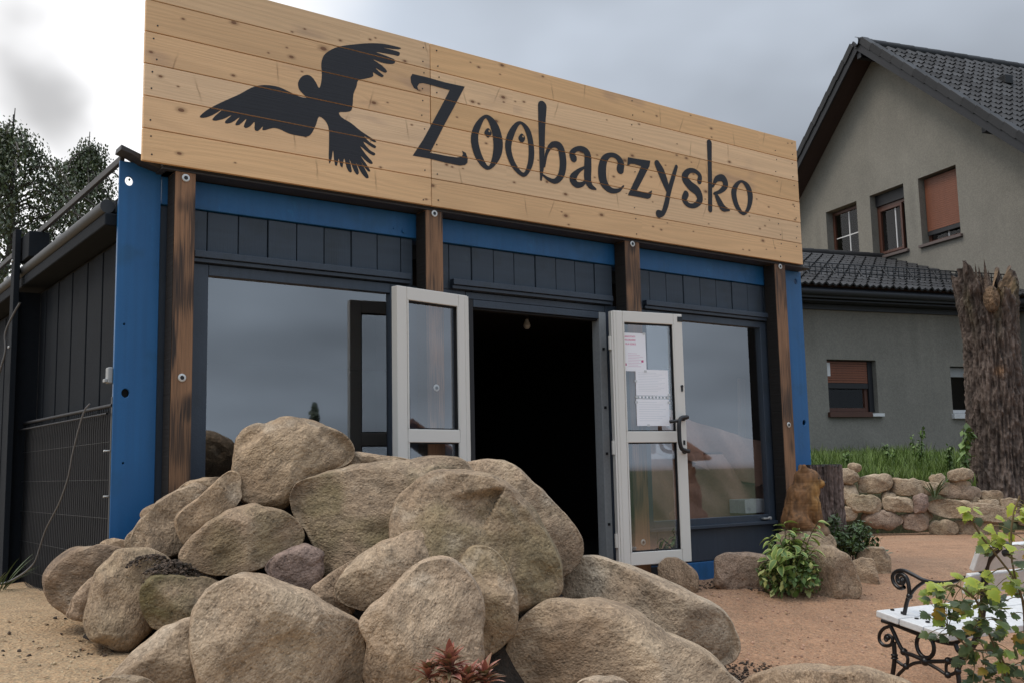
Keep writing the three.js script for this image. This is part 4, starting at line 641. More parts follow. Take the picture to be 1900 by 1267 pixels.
{
  const apexY = 10.88, apexZ = -3.45, slope = 0.87, ux = (y) => apexY - slope * y;
  part('wall', metreUV(extruded([[-9.2, 0.5], [1.6, 0.5], [1.6, ux(5.32)], [apexZ, apexY], [-9.2, ux(5.48)]], gableHoles, 0.32).applyMatrix4(swing)), M.plaster, house);
  part('wall', metreUV(extruded([[-9, 0.4], [-0.002, 0.4], [-0.002, 4.36], [-9, 4.36]], wingHoles, 0.3).applyMatrix4(new THREE.Matrix4().setPosition(0, 0, -0.3))), M.plaster, house);
  part('wall', metreUV(extruded([[0.33, 0.4], [9, 0.4], [9, ux(5.2)], [0.33, ux(5.2)]], [], 0.3).applyMatrix4(new THREE.Matrix4().setPosition(0, 0, 1.3))), M.plaster, house);
  // dark rooms behind the openings
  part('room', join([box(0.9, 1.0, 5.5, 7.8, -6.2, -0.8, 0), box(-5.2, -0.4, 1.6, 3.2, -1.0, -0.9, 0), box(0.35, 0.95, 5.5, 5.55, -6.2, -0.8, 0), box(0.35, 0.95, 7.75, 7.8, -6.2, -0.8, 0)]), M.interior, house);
  // main roof: deck, soffits, barge boards, then tiles one by one
  const over = 0.55, len = 10.5, ang = Math.atan(slope), along = (s) => [apexY - Math.sin(ang) * s, Math.cos(ang) * s]; // down the slope from the ridge
  for (const sg of [1, -1]) {
    const L = 7.2, g = new THREE.BoxGeometry(len, 0.1, L); g.translate(len / 2 - over + 0.06, 0.1, L / 2); g.rotateX(ang); if (sg < 0) g.scale(1, 1, -1), g.index.array.reverse(); g.translate(0, apexY, apexZ);
    const gg = plain(g); gg.computeVertexNormals(); part('roof_deck', metreUV(gg), M.soffit, house);
    const b = new THREE.BoxGeometry(0.045, 0.3, L + 0.1); b.translate(-over, 0.13, L / 2 - 0.02); b.rotateX(ang); if (sg < 0) b.scale(1, 1, -1), b.index.array.reverse(); b.translate(0, apexY, apexZ); const bb = plain(b); bb.computeVertexNormals(); part('barge_board', metreUV(bb), M.verge, house);
    const so = new THREE.BoxGeometry(over - 0.03, 0.02, L); so.translate(-over / 2 + 0.0, 0.035, L / 2); so.rotateX(ang); if (sg < 0) so.scale(1, 1, -1), so.index.array.reverse(); so.translate(0, apexY, apexZ); const ss = plain(so); ss.computeVertexNormals(); part('soffit', metreUV(ss), M.soffit, house);
    for (let i = 0; i < 16; i++) { // verge tiles, each lapping the one below
      const v = new RoundedBoxGeometry(0.2, 0.17, 0.47, 1, 0.012); v.rotateX(0.045); v.translate(-over + 0.045, 0.225, 0.24 + i * 0.43); v.rotateX(ang); if (sg < 0) { v.scale(1, 1, -1); }
      v.translate(0, apexY, apexZ); const vv = plain(v); if (sg < 0) { const p = vv.attributes.position.array; for (let k = 0; k < p.length; k += 9) for (let m = 0; m < 3; m++) { const t = p[k + m]; p[k + m] = p[k + 6 + m]; p[k + 6 + m] = t; } vv.computeVertexNormals(); }
      part('verge_tile', metreUV(vv, i * 0.3), M.tiles[(i * 7) % 4], house);
    }
  }
  const purlin = box(-over + 0.25, 0, 7.78, 7.92, -0.2, -0.08, 0.01); part('purlin', purlin, M.verge, house);
  part('purlin', box(-over + 0.02, 0, apexY - 0.22, apexY - 0.06, apexZ - 0.07, apexZ + 0.07, 0.01), M.verge, house);
}
// pantiles: one wavy curved tile shape shared by all
function pantile(w, l) {
  const pos = [], idx = [], n = 8, prof = (t) => 0.026 * Math.cos(t * Math.PI * 4) + 0.012 * Math.cos(t * Math.PI * 2);
  for (const [z, up, dn] of [[0, 0, 0], [l, 0.035, 0], [l, 0.0, 1]]) for (let i = 0; i <= n; i++) pos.push((i / n - 0.5) * w * 1.02, prof(i / n) + up, z);
  for (let r = 0; r < 2; r++) for (let i = 0; i < n; i++) { const a = r * (n + 1) + i; idx.push(a, a + n + 1, a + 1, a + 1, a + n + 1, a + n + 2); }
  const g = new THREE.BufferGeometry(); g.setAttribute('position', new THREE.Float32BufferAttribute(pos, 3)); g.setIndex(idx); const o = g.toNonIndexed(); o.computeVertexNormals(); return metreUV(o);
}
{
  const tile = pantile(0.3, 0.37), slope = Math.atan(0.87), r = random(31);
  const lay = (cols, rows, x0, y, z, ang, len, rest) => {
    const extra = [];
    for (let j = 0; j < rows; j++) for (let i = 0; i < cols; i++) {
      const s = 0.06 + j * 0.345, x = x0 + (i + 0.5) * 0.3, lift = 0.17, m4 = new THREE.Matrix4().makeRotationX(ang + (r() - 0.5) * 0.012);
      const px = x, py = y - Math.sin(ang) * s + Math.cos(ang) * lift, pz = z + Math.cos(ang) * s + Math.sin(ang) * lift;
      if (rest && rest(i, j)) { const g = tile.clone(); g.applyMatrix4(m4); g.translate(px, py, pz); extra.push(g); continue; }
      const t = part('roof_tile', tile, M.tiles[Math.floor(r() * 4)], house); t.position.set(px, py, pz); t.rotation.x = ang + (r() - 0.5) * 0.012;
    }
    if (extra.length) tag(part('roof_tiles', join(extra), M.tiles[1], house), undefined, undefined, undefined, 'stuff');
  };
  lay(34, 20, -0.4, 10.88, -3.45, slope, 7, (i, j) => i > 22 || j > 8);
  for (let i = 0; i < 24; i++) { const g = new THREE.CylinderGeometry(0.12, 0.13, 0.46, 12, 1, true, -Math.PI / 2, Math.PI); g.rotateZ(Math.PI / 2); g.rotateX(0); g.translate(-0.4 + i * 0.42, 11.06, -3.45); g.rotateX(0); part('ridge_tile', metreUV(plain(g)), M.tiles[i % 4], house); }
  const vent = box(2.3, 2.55, 9.80, 10.02, -2.1, -1.85, 0.02); part('roof_vent', vent, M.tiles[0], house);
  // wing roof
  const wa = 0.362, wl = 4.45;
  const deck = new THREE.BoxGeometry(9.2, 0.12, wl); deck.translate(-4.62, -0.07, wl / 2); deck.rotateX(wa); deck.translate(0, 5.85, -3.72); part('roof_deck', metreUV(plain(deck)), M.soffit, house);
  lay(20, 13, -6.0, 5.69, -3.72, wa, 4, (i, j) => i < 0 || j < 3);
  for (let i = 0; i < 15; i++) { const g = new THREE.CylinderGeometry(0.1, 0.11, 0.44, 12, 1, true, -Math.PI / 2, Math.PI); g.rotateZ(Math.PI / 2); g.translate(-0.2 - i * 0.4, 5.89, -3.75); part('ridge_tile', metreUV(plain(g)), M.tiles[i % 4], house); }
  part('fascia', box(-9.1, -0.02, 4.03, 4.20, 0.36, 0.40, 0.01), M.houseGutter, house);
  const gutter = new THREE.CylinderGeometry(0.065, 0.065, 9.1, 14, 1); gutter.rotateZ(Math.PI / 2); gutter.translate(-4.55, 4.14, 0.47); part('gutter', metreUV(plain(gutter)), M.houseGutter, house);
  part('soffit', box(-9.1, -0.02, 3.98, 4.01, 0.002, 0.36, 0.005), M.verge, house);
  part('frieze', box(-9.1, -0.02, 3.88, 3.978, 0.002, 0.06, 0.005), M.houseGutter, house);
  // snow guard: rails, posts and uprights
  const at = (s, h) => [5.85 - Math.sin(wa) * s + Math.cos(wa) * h, -3.72 + Math.cos(wa) * s + Math.sin(wa) * h], bars = [];
  const [gy, gz] = at(3.85, 0.1);
  for (const h of [0.05, 0.13, 0.21]) bars.push(box(-6, 0.35, gy + h - 0.009, gy + h + 0.009, gz - 0.009, gz + 0.009, 0));
  for (let x = -5.95; x < 0.35; x += 0.13) bars.push(box(x - 0.008, x + 0.008, gy - 0.02, gy + 0.21, gz + 0.01, gz + 0.022, 0));
  for (let x = -5.7; x < 0.3; x += 0.62) bars.push(tube([V(x, gy + 0.22, gz - 0.02), V(x + 0.02, gy - 0.02, gz + 0.15)], 0.014, 2, 5));
  part('snow_guard', join(bars.map((b) => { b.deleteAttribute('uv'); return metreUV(plain(b)); })), M.iron, house);
  // windows: frame > pane, shutter slats are parts of the house too
  const X = (g) => g.applyMatrix4(new THREE.Matrix4().makeRotationY(-Math.PI / 2)); // build facing +z at depth d, then turn to face -x
  const frame = (a0, a1, b0, b1, fw, z) => join([box(a0, a0 + fw, b0, b1, z - 0.06, z, 0.004), box(a1 - fw, a1, b0, b1, z - 0.06, z, 0.004), box(a0 + fw + 0.001, a1 - fw - 0.001, b1 - fw, b1, z - 0.06, z, 0.004), box(a0 + fw + 0.001, a1 - fw - 0.001, b0, b0 + fw, z - 0.06, z, 0.004)]);
  const pane = (a0, a1, b0, b1, z) => { const g = new THREE.PlaneGeometry(a1 - a0, b1 - b0); g.translate((a0 + a1) / 2, (b0 + b1) / 2, z); return g; };
  gableHoles.forEach(([a0, a1, b0, b1], k) => {
    const top = k === 0 ? b1 - 0.03 : k === 1 ? b1 - 0.28 : b1 - 0.02, d = -0.2;
    const w = part('window', X(frame(a0 + 0.005, a1 - 0.005, b0 + 0.05, top, 0.075, d)), M.brownFrame, house);
    part('pane', X(pane(a0 + 0.07, a1 - 0.07, b0 + 0.12, top - 0.07, d - 0.03)), M.houseGlass, w);
    part('glazing_bar', X(join([box((a0 + a1) / 2 - 0.014, (a0 + a1) / 2 + 0.014, b0 + 0.13, top - 0.08, d - 0.05, d - 0.032, 0), ...(k === 0 ? [box(a0 + 0.08, (a0 + a1) / 2 - 0.015, 6.75, 6.775, d - 0.05, d - 0.032, 0), box((a0 + a1) / 2 + 0.015, a1 - 0.08, 6.75, 6.775, d - 0.05, d - 0.032, 0)] : [])])), M.paintWhite, w);
    part('sill', X(box(a0 - 0.06, a1 + 0.06, b0 - 0.03, b0 + 0.035, -0.19, 0.07, 0.006)), M.sill, w);
    if (k === 1) { part('shutter_box', X(box(a0 + 0.006, a1 - 0.006, top + 0.002, b1 - 0.004, d - 0.1, d + 0.04, 0.004)), M.dark, w); const s = part('open_sash', X(frame(a0 + 0.07, a1 - 0.3, b0 + 0.13, top - 0.08, 0.06, d + 0.02)), M.brownFrame, w); }
    if (k === 2) for (let i = 0; i < 26; i++) { const y = b1 - 0.03 - i * 0.0465; part('shutter_slat', X(box(a0 + 0.03, a1 - 0.03, y - 0.0462, y - 0.0005, d + 0.035, d + 0.05, 0.006)), M.shutter, w); }
    if (k === 2) part('shutter_rail', X(box(a0 + 0.03, a1 - 0.03, b1 - 1.34, b1 - 1.245, d + 0.03, d + 0.055, 0.006)), M.dark, w);
  });
  wingHoles.forEach(([a0, a1, b0, b1], k) => {
    const w = part('window', frame(a0 + 0.005, a1 - 0.12, b0 + 0.06, b1 - 0.01, 0.07, -0.14), k ? M.paintWhite : M.brownFrame, house);
    part('pane', pane(a0 + 0.07, a1 - 0.18, b0 + 0.12, b1 - 0.07, -0.17), M.houseGlass, w);
    part('guide', box(a1 - 0.115, a1 - 0.01, b0 + 0.06, b1 - 0.01, -0.16, -0.1, 0.004), M.verge, w);
    part('sill', join([box(a0 - 0.04, a1 - 0.2, b0 - 0.05, b0 + 0.045, -0.13, 0.07, 0.006)]), k ? M.paintWhite : M.brownFrame, w);
    if (!k) {
      part('sill_end', box(a1 - 0.198, a1 + 0.07, b0 - 0.04, b0 + 0.02, -0.1, 0.08, 0.006), M.paintWhite, w);
      for (let i = 0; i < 9; i++) { const y = b1 - 0.02 - i * 0.045; part('shutter_slat', box(a0 + 0.02, a1 - 0.13, y - 0.043, y - 0.003, -0.115, -0.1, 0.006), M.shutter, w); }
      part('shutter_rail', box(a0 + 0.02, a1 - 0.13, b1 - 0.53, b1 - 0.43, -0.12, -0.095, 0.006), M.dark, w);
      part('notice', box(a0 + 0.01, a0 + 0.14, b1 - 0.3, b1 - 0.05, -0.096, -0.092, 0), M.paintWhite, w);
    } else part('shutter_box', box(a0 + 0.02, a1 - 0.13, b1 - 0.2, b1 - 0.02, -0.13, -0.1, 0.006), M.jamb, w);
  });
}
const benchCurves = {
  scroll: [[-0.107,0.612],[-0.086,0.607],[-0.096,0.587],[-0.125,0.591],[-0.131,0.617],[-0.105,0.635],[-0.073,0.624],[-0.059,0.591],[-0.058,0.534],[-0.076,0.494],[-0.103,0.419]],
  arm: [[-0.086,0.569],[-0.119,0.56],[-0.155,0.583],[-0.163,0.617],[-0.132,0.648],[-0.082,0.655],[-0.023,0.638],[0.046,0.615],[0.115,0.61],[0.184,0.614],[0.252,0.632],[0.312,0.652],[0.37,0.671],[0.42,0.684]],
  fork: [[-0.053,0.528],[-0.022,0.562],[0.037,0.602],[0.069,0.614]],
  rail: [[-0.257,0.376],[-0.145,0.36],[-0.049,0.341],[0.059,0.324],[0.15,0.314],[0.209,0.319],[0.279,0.364],[0.359,0.398]],
  knee: [[-0.203,0.36],[-0.181,0.324],[-0.152,0.271],[-0.119,0.231],[-0.059,0.221],[0.018,0.205]],
  curl: [[-0.204,0.353],[-0.248,0.335],[-0.281,0.299],[-0.283,0.266],[-0.251,0.245],[-0.203,0.258],[-0.192,0.291],[-0.221,0.303],[-0.243,0.284],[-0.232,0.27]],
  leg: [[-0.184,0.273],[-0.185,0.197],[-0.195,0.145],[-0.212,0.079],[-0.222,0.014]],
  brace: [[-0.119,0.231],[-0.097,0.203],[-0.109,0.161],[-0.167,0.105],[-0.202,0.061]],
  link: [[-0.169,0.174],[-0.113,0.157],[-0.055,0.182],[0.014,0.198]],
  stretch: [[0.018,0.202],[0.08,0.211],[0.157,0.225],[0.218,0.249],[0.293,0.29],[0.332,0.33]],
  low: [[0.025,0.197],[0.092,0.177],[0.154,0.156],[0.189,0.168],[0.218,0.185]],
  tie: [[0.161,0.226],[0.147,0.197],[0.147,0.158]],
  bow: [[0.171,0.223],[0.207,0.206],[0.217,0.187]],
  rear: [[0.294,0.296],[0.246,0.236],[0.218,0.185],[0.219,0.143],[0.22,0.09]],
  hook: [[0.213,0.32],[0.228,0.286],[0.257,0.283],[0.302,0.305]],
  post: [[0.309,0.309],[0.359,0.392],[0.385,0.482],[0.403,0.572],[0.418,0.66],[0.432,0.726],[0.477,0.781],[0.514,0.812]],
  top: [[0.463,0.78],[0.466,0.812],[0.516,0.834],[0.564,0.815],[0.568,0.792],[0.534,0.782]],
};
// ------------------------------------------------------------------ dead trunk, stump, trees
const barkMap = texture(1024, 1024, (u, v) => { const a = loop(u, v, 26, 81, 3, 11), b = loop(u, v, 60, 82, 2, 34), c = loop(u, v, 4, 83, 3, 4); const k = 0.62 + 0.42 * a + 0.25 * b + 0.25 * c; return [k, k * 0.96, k * 0.93]; }, 1.5, 1.5, true);
const barkBump = texture(1024, 1024, (u, v) => 0.5 + 0.45 * (1 - 2 * Math.abs(loop(u, v, 24, 84, 3, 10))) * 0.6 + 0.25 * loop(u, v, 60, 82, 2, 34), 1.5, 1.5);
const barkMat = std({ map: barkMap, bumpMap: barkBump, bumpScale: 0.03, roughness: 0.95, vertexColors: true });
function barkColumn(path, radius, topAt, color, seed, rough = 1) { // path(t) -> centre, radius(t), topAt(angle) -> share of the height
  const na = 220, nh = 150, pos = [], col = [], uv = [], idx = [];
  for (let j = 0; j <= nh; j++) for (let i = 0; i <= na; i++) {
    const th = (i / na) * Math.PI * 2, inner = j > nh - 8, t0 = Math.min(1, j / (nh - 8)), top = topAt(th), t = t0 * top - (inner ? (j - nh + 8) / 8 * 0.16 : 0), c = path(t);
    const cx = Math.cos(th), cz = Math.sin(th), y = c.y;
    const wv = 0.35 * noise(y * 1.6, seed, cx * 1.5), ridge = 1 - Math.pow(Math.abs(noise(cx * 7.5 + seed + wv, y * 2.6, cz * 7.5 + wv) + 0.35 * noise(cx * 15, y * 6, cz * 15 + seed)), 0.7) * 2.4, fine = noise(cx * 24, y * 13 + seed, cz * 24), lump = fbm(cx * 1.3 + seed, y * 0.8, cz * 1.3, 3);
    let r = radius(t) * (1 + 0.16 * lump) + rough * (0.031 * ridge + 0.012 * fine);
    if (inner) r *= 1 - ((j - nh + 8) / 8) * 0.9;
    pos.push(c.x + cx * r, y, c.z + cz * r); uv.push(th * radius(t) * 1.0, y);
    const k = 0.85 + 0.3 * ridge + 0.35 * lump + 0.25 * fine, C = color(th, t, k, ridge, inner); col.push(...C);
  }
  for (let j = 0; j < nh; j++) for (let i = 0; i < na; i++) { const a = j * (na + 1) + i; idx.push(a, a + na + 1, a + 1, a + 1, a + na + 1, a + na + 2); }
  const g = new THREE.BufferGeometry(); g.setAttribute('position', new THREE.Float32BufferAttribute(pos, 3)); g.setAttribute('uv', new THREE.Float32BufferAttribute(uv, 2)); g.setAttribute('color', new THREE.Float32BufferAttribute(col, 3)); g.setIndex(idx); g.computeVertexNormals(); return g;
}
{
  const t = thing('dead_trunk', 'tall dead tree trunk with rugged dark bark and a broken splintered top', 'tree trunk', [12.01, 0.3, -1.57]);
  const top = (th) => 0.905 + 0.05 * Math.sin(th * 2 + 1.2) + 0.07 * noise(th * 2.5, 3.1, 0.5) + 0.03 * noise(th * 7, 1.1, 0.2);
  part('trunk', barkColumn((s) => V(0.06 - 0.1 * s - 0.16 * s * s * s, 3.45 * s, 0.04 + 0.12 * s), (s) => 0.335 + 0.1 * Math.pow(1 - s, 3) + 0.06 * smooth(0.7, 0.95, s), top, (th, s, k, rg, inner) => {
    const pale = inner ? 1 : smooth(0.35, 0.1, Math.hypot((th - 2.35) * 0.9, (s - 0.86) * 6)), knot = smooth(0.22, 0.05, Math.hypot((th - 2.45) * 0.8, (s - 0.56) * 7));
    const moss = 0.5 * smooth(0.1, 0.5, noise(th * 2 + 4, s * 4, 2.2)) * smooth(0.6, 0.95, s);
    return [0.15, 0.117, 0.098].map((v, m) => mix(mix(mix(v * k, [0.3, 0.2, 0.11][m], pale * 0.8), [0.28, 0.16, 0.08][m], knot * 0.7), [0.12, 0.12, 0.04][m], moss));
  }, 4.2, 1.2), barkMat, t);
  const splints = [], r = random(71);
  for (let i = 0; i < 9; i++) { const a = -0.2 + r() * 1.6, h = 0.05 + r() * r() * 0.42, b = V(-0.24 + (r() - 0.5) * 0.13, 3.05, 0.2 + (r() - 0.5) * 0.16); const g = new THREE.ConeGeometry(0.045 + 0.03 * r(), h + 0.3, 6); g.rotateZ((r() - 0.5) * 0.35); g.translate(b.x, b.y + h / 2 + 0.02, b.z); g.deleteAttribute('color'); splints.push(g); }
  const sg = join(splints); const c = new Float32Array(sg.attributes.position.count * 3); for (let i = 0; i < c.length; i += 3) { c[i] = 0.15; c[i + 1] = 0.105; c[i + 2] = 0.075; } sg.setAttribute('color', new THREE.BufferAttribute(c, 3));
  part('splinters', sg, barkMat, t);
  const kn = new THREE.SphereGeometry(0.14, 24, 16); kn.scale(0.75, 1.3, 0.5); const kc = new Float32Array(kn.attributes.position.count * 3), kp = kn.attributes.position; for (let i = 0; i < kp.count; i++) { const k = 0.8 + 0.5 * fbm(kp.getX(i) * 12, kp.getY(i) * 5, kp.getZ(i) * 12, 3); kc[3 * i] = 0.27 * k; kc[3 * i + 1] = 0.175 * k; kc[3 * i + 2] = 0.1 * k; } kn.setAttribute('color', new THREE.BufferAttribute(kc, 3));
  const km = part('branch_scar', kn, barkMat, t); km.position.set(-0.40, 2.88, 0.36); km.rotation.y = -0.95;
}
{
  const t = thing('tree_stump', 'upright sawn log with grey-brown bark behind the carved animal', 'stump', [6.07, 0.12, 0.12]);
  part('log', barkColumn((s) => V(0, 0.92 * s, 0), () => 0.15, () => 1, (th, s, k, rg, inner) => (inner ? [0.3, 0.2, 0.14] : [0.2, 0.145, 0.125].map((v) => v * k)), 9.1, 0.45), barkMat, t);
  const cap = new THREE.CylinderGeometry(0.148, 0.15, 0.02, 40); cap.translate(0, 0.915, 0); const cc = new Float32Array(cap.attributes.position.count * 3).fill(0.24); cap.setAttribute('color', new THREE.BufferAttribute(cc, 3)); part('cut_face', cap, barkMat, t);
}
const leafMat = (r, g, b, t = 0.3) => phys({ color: rgb(r, g, b), roughness: 0.75, transmission: t, thickness: 0 });
const coloredLeaf = phys({ color: 0xffffff, vertexColors: true, roughness: 0.62, transmission: 0.28, thickness: 0 });
function foliageMesh(spots, size, seed, shade) { // leaf-sized faces, two triangles each, with their own tint
  const r = random(seed), pos = [], col = [], idx = [];
  for (const [x, y, z, down] of spots) {
    const s = size * (0.6 + 0.8 * r()), a = r() * 6.28, el = down ? -1.1 + 0.6 * (r() - 0.5) : (r() - 0.5) * 2.4, d = V(Math.cos(a) * Math.cos(el), Math.sin(el), Math.sin(a) * Math.cos(el)), w = V(-Math.sin(a), (r() - 0.5) * 0.8, Math.cos(a)).normalize().multiplyScalar(s * 0.34), i = pos.length / 3, k = 0.6 + 0.8 * r(), c = shade(x, y, z).map((v) => v * k);
    pos.push(x, y, z, x + d.x * s * 0.5 + w.x, y + d.y * s * 0.5 + w.y, z + d.z * s * 0.5 + w.z, x + d.x * s, y + d.y * s, z + d.z * s, x + d.x * s * 0.5 - w.x, y + d.y * s * 0.5 - w.y, z + d.z * s * 0.5 - w.z);
    for (let q = 0; q < 4; q++) col.push(...c); idx.push(i, i + 1, i + 2, i, i + 2, i + 3);
  }
  const g = new THREE.BufferGeometry(); g.setAttribute('position', new THREE.Float32BufferAttribute(pos, 3)); g.setAttribute('color', new THREE.Float32BufferAttribute(col, 3)); g.setIndex(idx); g.computeVertexNormals(); return metreUV(g);
}
function birch(label, base, h, crown, strands, seed) {
  const t = thing('birch_tree', label, 'tree', base), r = random(seed), wood = [], spots = [], bark = std({ color: rgb(0.07, 0.06, 0.05), roughness: 0.9 });
  const trunk = []; for (let i = 0; i <= 8; i++) trunk.push(V(0.25 * noise(i * 0.6, seed, 0.3), (h * i) / 8, 0.25 * noise(i * 0.6, 4.1, seed)));
  for (let i = 0; i < 8; i++) { const g = new THREE.CylinderGeometry(0.13 * (1 - (i + 1) / 8.6), 0.13 * (1 - i / 8.6), trunk[i].distanceTo(trunk[i + 1]) * 1.04, 8, 1, true); const d = trunk[i + 1].clone().sub(trunk[i]).normalize(); g.applyQuaternion(new THREE.Quaternion().setFromUnitVectors(V(0, 1, 0), d)); const m = trunk[i].clone().lerp(trunk[i + 1], 0.5); g.translate(m.x, m.y, m.z); wood.push(g); }
  for (let k = 0; k < strands; k++) {
    const f = Math.pow(r(), 0.8), y0 = crown[0] + (crown[1] - crown[0]) * f, reach = crown[2] * Math.sqrt(Math.max(0.06, 1 - Math.pow(f * 1.9 - 0.85, 2))) * (0.35 + 0.75 * r()), a = r() * 6.28;
    const s = trunk[Math.min(8, Math.round((y0 / h) * 8))].clone(); s.y = Math.min(h, y0 - 0.2 * reach);
    const top = V(s.x + Math.cos(a) * reach * 0.7, y0 + 0.35 * reach, s.z + Math.sin(a) * reach * 0.7), end = V(s.x + Math.cos(a) * reach, y0 - 0.3 - 0.8 * r(), s.z + Math.sin(a) * reach);
    const c = new THREE.QuadraticBezierCurve3(s, top, end); if (k % 3 === 0) wood.push(new THREE.TubeGeometry(c, 5, 0.012 + 0.012 * r(), 4));
    const n = 42 + Math.floor(r() * 44); for (let i = 0; i < n; i++) { const u = 0.35 + 0.65 * r(), p = c.getPoint(u), sp = 0.16; spots.push([p.x + (r() - 0.5) * sp * 2, p.y + (r() - 0.6) * sp * 2.6, p.z + (r() - 0.5) * sp * 2, 1]); }
  }
  part('trunk', join(wood), bark, t);
  part('crown', foliageMesh(spots, 0.072, seed + 1, (x, y, z) => { const k = 0.5 + 0.5 * noise(x * 1.1, y * 1.1, z * 1.1 + seed); return [mix(0.03, 0.066, k), mix(0.045, 0.092, k), mix(0.016, 0.026, k)]; }), coloredLeaf, t);
}
birch('taller dense birch with dark drooping foliage, cut by the left picture edge', [2.5, 0, -17.6], 9.0, [3.2, 8.75, 2.0], 430, 101);
birch('slender light birch with thin hanging twigs, nearer the blue corner post', [4.5, 0, -19.2], 9.3, [4.4, 9.1, 1.35], 260, 202);
{ const g = cyl(0, 5.8, 0, 0.02, 11.7, 'y', 6); const m = part('mast', g, M.iron); m.position.set(3.92, 0, -25.9); tag(m, 'thin metal mast rising above the left birch', 'mast'); }

// what stands behind the photographer and shows only in the panes
function spruceTree(label, base, h, seed) {
  const t = thing('spruce_tree', label, 'tree', base), r = random(seed), spots = []; part('trunk', new THREE.CylinderGeometry(0.03, 0.1, h, 8).translate(0, h / 2, 0), std({ color: rgb(0.08, 0.06, 0.045), roughness: 0.9 }), t);
  for (let i = 0; i < 2600; i++) { const f = r(), lay = 0.75 + 0.25 * Math.sin(f * 40 + seed), q = (1 - f) * h * 0.3 * lay * Math.sqrt(r()), a = r() * 6.28; spots.push([Math.cos(a) * q, 0.3 + f * (h - 0.25) - q * 0.3, Math.sin(a) * q, 1]); }
  part('crown', foliageMesh(spots, 0.16, seed, () => [0.03, 0.055, 0.025]), coloredLeaf, t);
}
spruceTree('young spruce mirrored at the foot of the left shop window', [9.8, -0.1, 18], 2.95, 21);
spruceTree('taller young spruce mirrored in the open left door leaf', [13.3, -0.1, 16.8], 3.3, 22);
{
  const t = thing('wooden_hut', 'small brown-roofed wooden hut mirrored in the right shop window', 'hut', [15.6, -0.1, 12.2], -0.9), wood = std({ color: rgb(0.075, 0.045, 0.03), map: grime, roughness: 0.9 });
  for (let i = 0; i < 13; i++) part('wall_board', box(-1.5 + i * 0.232, -1.5 + i * 0.232 + 0.224, 0, 1.35, 0.97, 1.0, 0.005), wood, t);
  part('wall', box(-1.5, 1.5, 0, 1.35, -1.0, 0.95, 0.01), wood, t);
  for (const sg of [1, -1]) { const g = new RoundedBoxGeometry(3.5, 0.07, 1.75, 1, 0.01); g.rotateX(sg * 0.62); g.translate(0, 1.83, sg * 0.68); part('roof', metreUV(g), std({ color: rgb(0.16, 0.075, 0.045), map: wear, roughness: 0.85 }), t); }
  part('chimney', box(0.5, 1.0, 1.5, 3.0, -0.4, 0.1, 0.02), wood, t);
}

// ------------------------------------------------------------------ wire fence, cables
{
  const f = thing('wire_fence', 'dark wire mesh fence panel with black screening along the container side', 'fence', [0.0, 0, 0]);
  const wires = [];
  for (let i = 0; i < 60; i++) { const z = -0.05 - i * 0.0475; wires.push(tube([V(0, 0.33, z), V(0, 1.36, z), V(-0.012, 1.385, z), V(-0.035, 1.40, z), V(0, 1.425, z), V(0.01, 1.45, z)], 0.0028, 7, 4)); if (i % 1 === 0) wires.push(tube([V(0, 0.33, z), V(-0.05, 0.30, z - 0.01), V(-0.16, 0.285, z - 0.02)], 0.0028, 3, 4)); }
  tag(part('wire_mesh', join(wires), M.wire, f), undefined, undefined, undefined, 'stuff');
  for (const y of [0.42, 0.62, 0.83, 1.04, 1.25]) part('cross_wire', tube([V(-0.006, y, -0.04), V(-0.006, y, -2.88)], 0.0015, 2, 5), M.wire, f);
  part('top_rail', join([tube([V(0, 1.452, -0.02), V(0, 1.47, -2.9)], 0.011, 2, 8), tube([V(-0.03, 1.405, -0.02), V(-0.03, 1.42, -2.9)], 0.006, 2, 6)]), M.verge, f);
  part('screen', box(0.015, 0.026, 0.28, 1.43, -2.9, -0.02, 0.002), M.screen, f);
  for (const z of [-0.02, -2.9]) part('fence_post', box(-0.005, 0.012, 0.1, 1.5, z - 0.02, z + 0.01, 0.003), M.wire, f);
  part('clip', join([cyl(-0.01, 1.2, -0.045, 0.006, 0.05, 'x', 8), cyl(-0.01, 0.95, -0.045, 0.006, 0.04, 'x', 8)]), M.zinc, f);
}
tag(part('cable', tube([V(-0.115, 1.46, -0.04), V(-0.13, 1.44, -0.06), V(-0.14, 1.2, -0.28), V(-0.135, 1.075, -0.38), V(-0.135, 0.935, -0.55), V(-0.13, 0.735, -0.95), V(-0.13, 0.63, -1.08), V(-0.14, 0.545, -1.15), V(-0.18, 0.39, -1.68), V(-0.2, 0.335, -2.3), V(-0.3, 0.33, -3.2)], 0.0055, 90, 6), M.cable), 'loose grey cable hanging over the wire fence down to the sand', 'cable');
tag(part('cable', tube([V(-0.13, 2.3, -1.98), V(-0.15, 2.24, -2.06), V(-0.18, 2.1, -2.2), V(-0.17, 1.99, -2.22), V(-0.18, 1.84, -2.35), V(-0.15, 1.74, -2.62), V(-0.16, 1.5, -2.8)], 0.008, 50, 6), M.cable), 'grey cable looping down beside the steel post at the far left', 'cable');

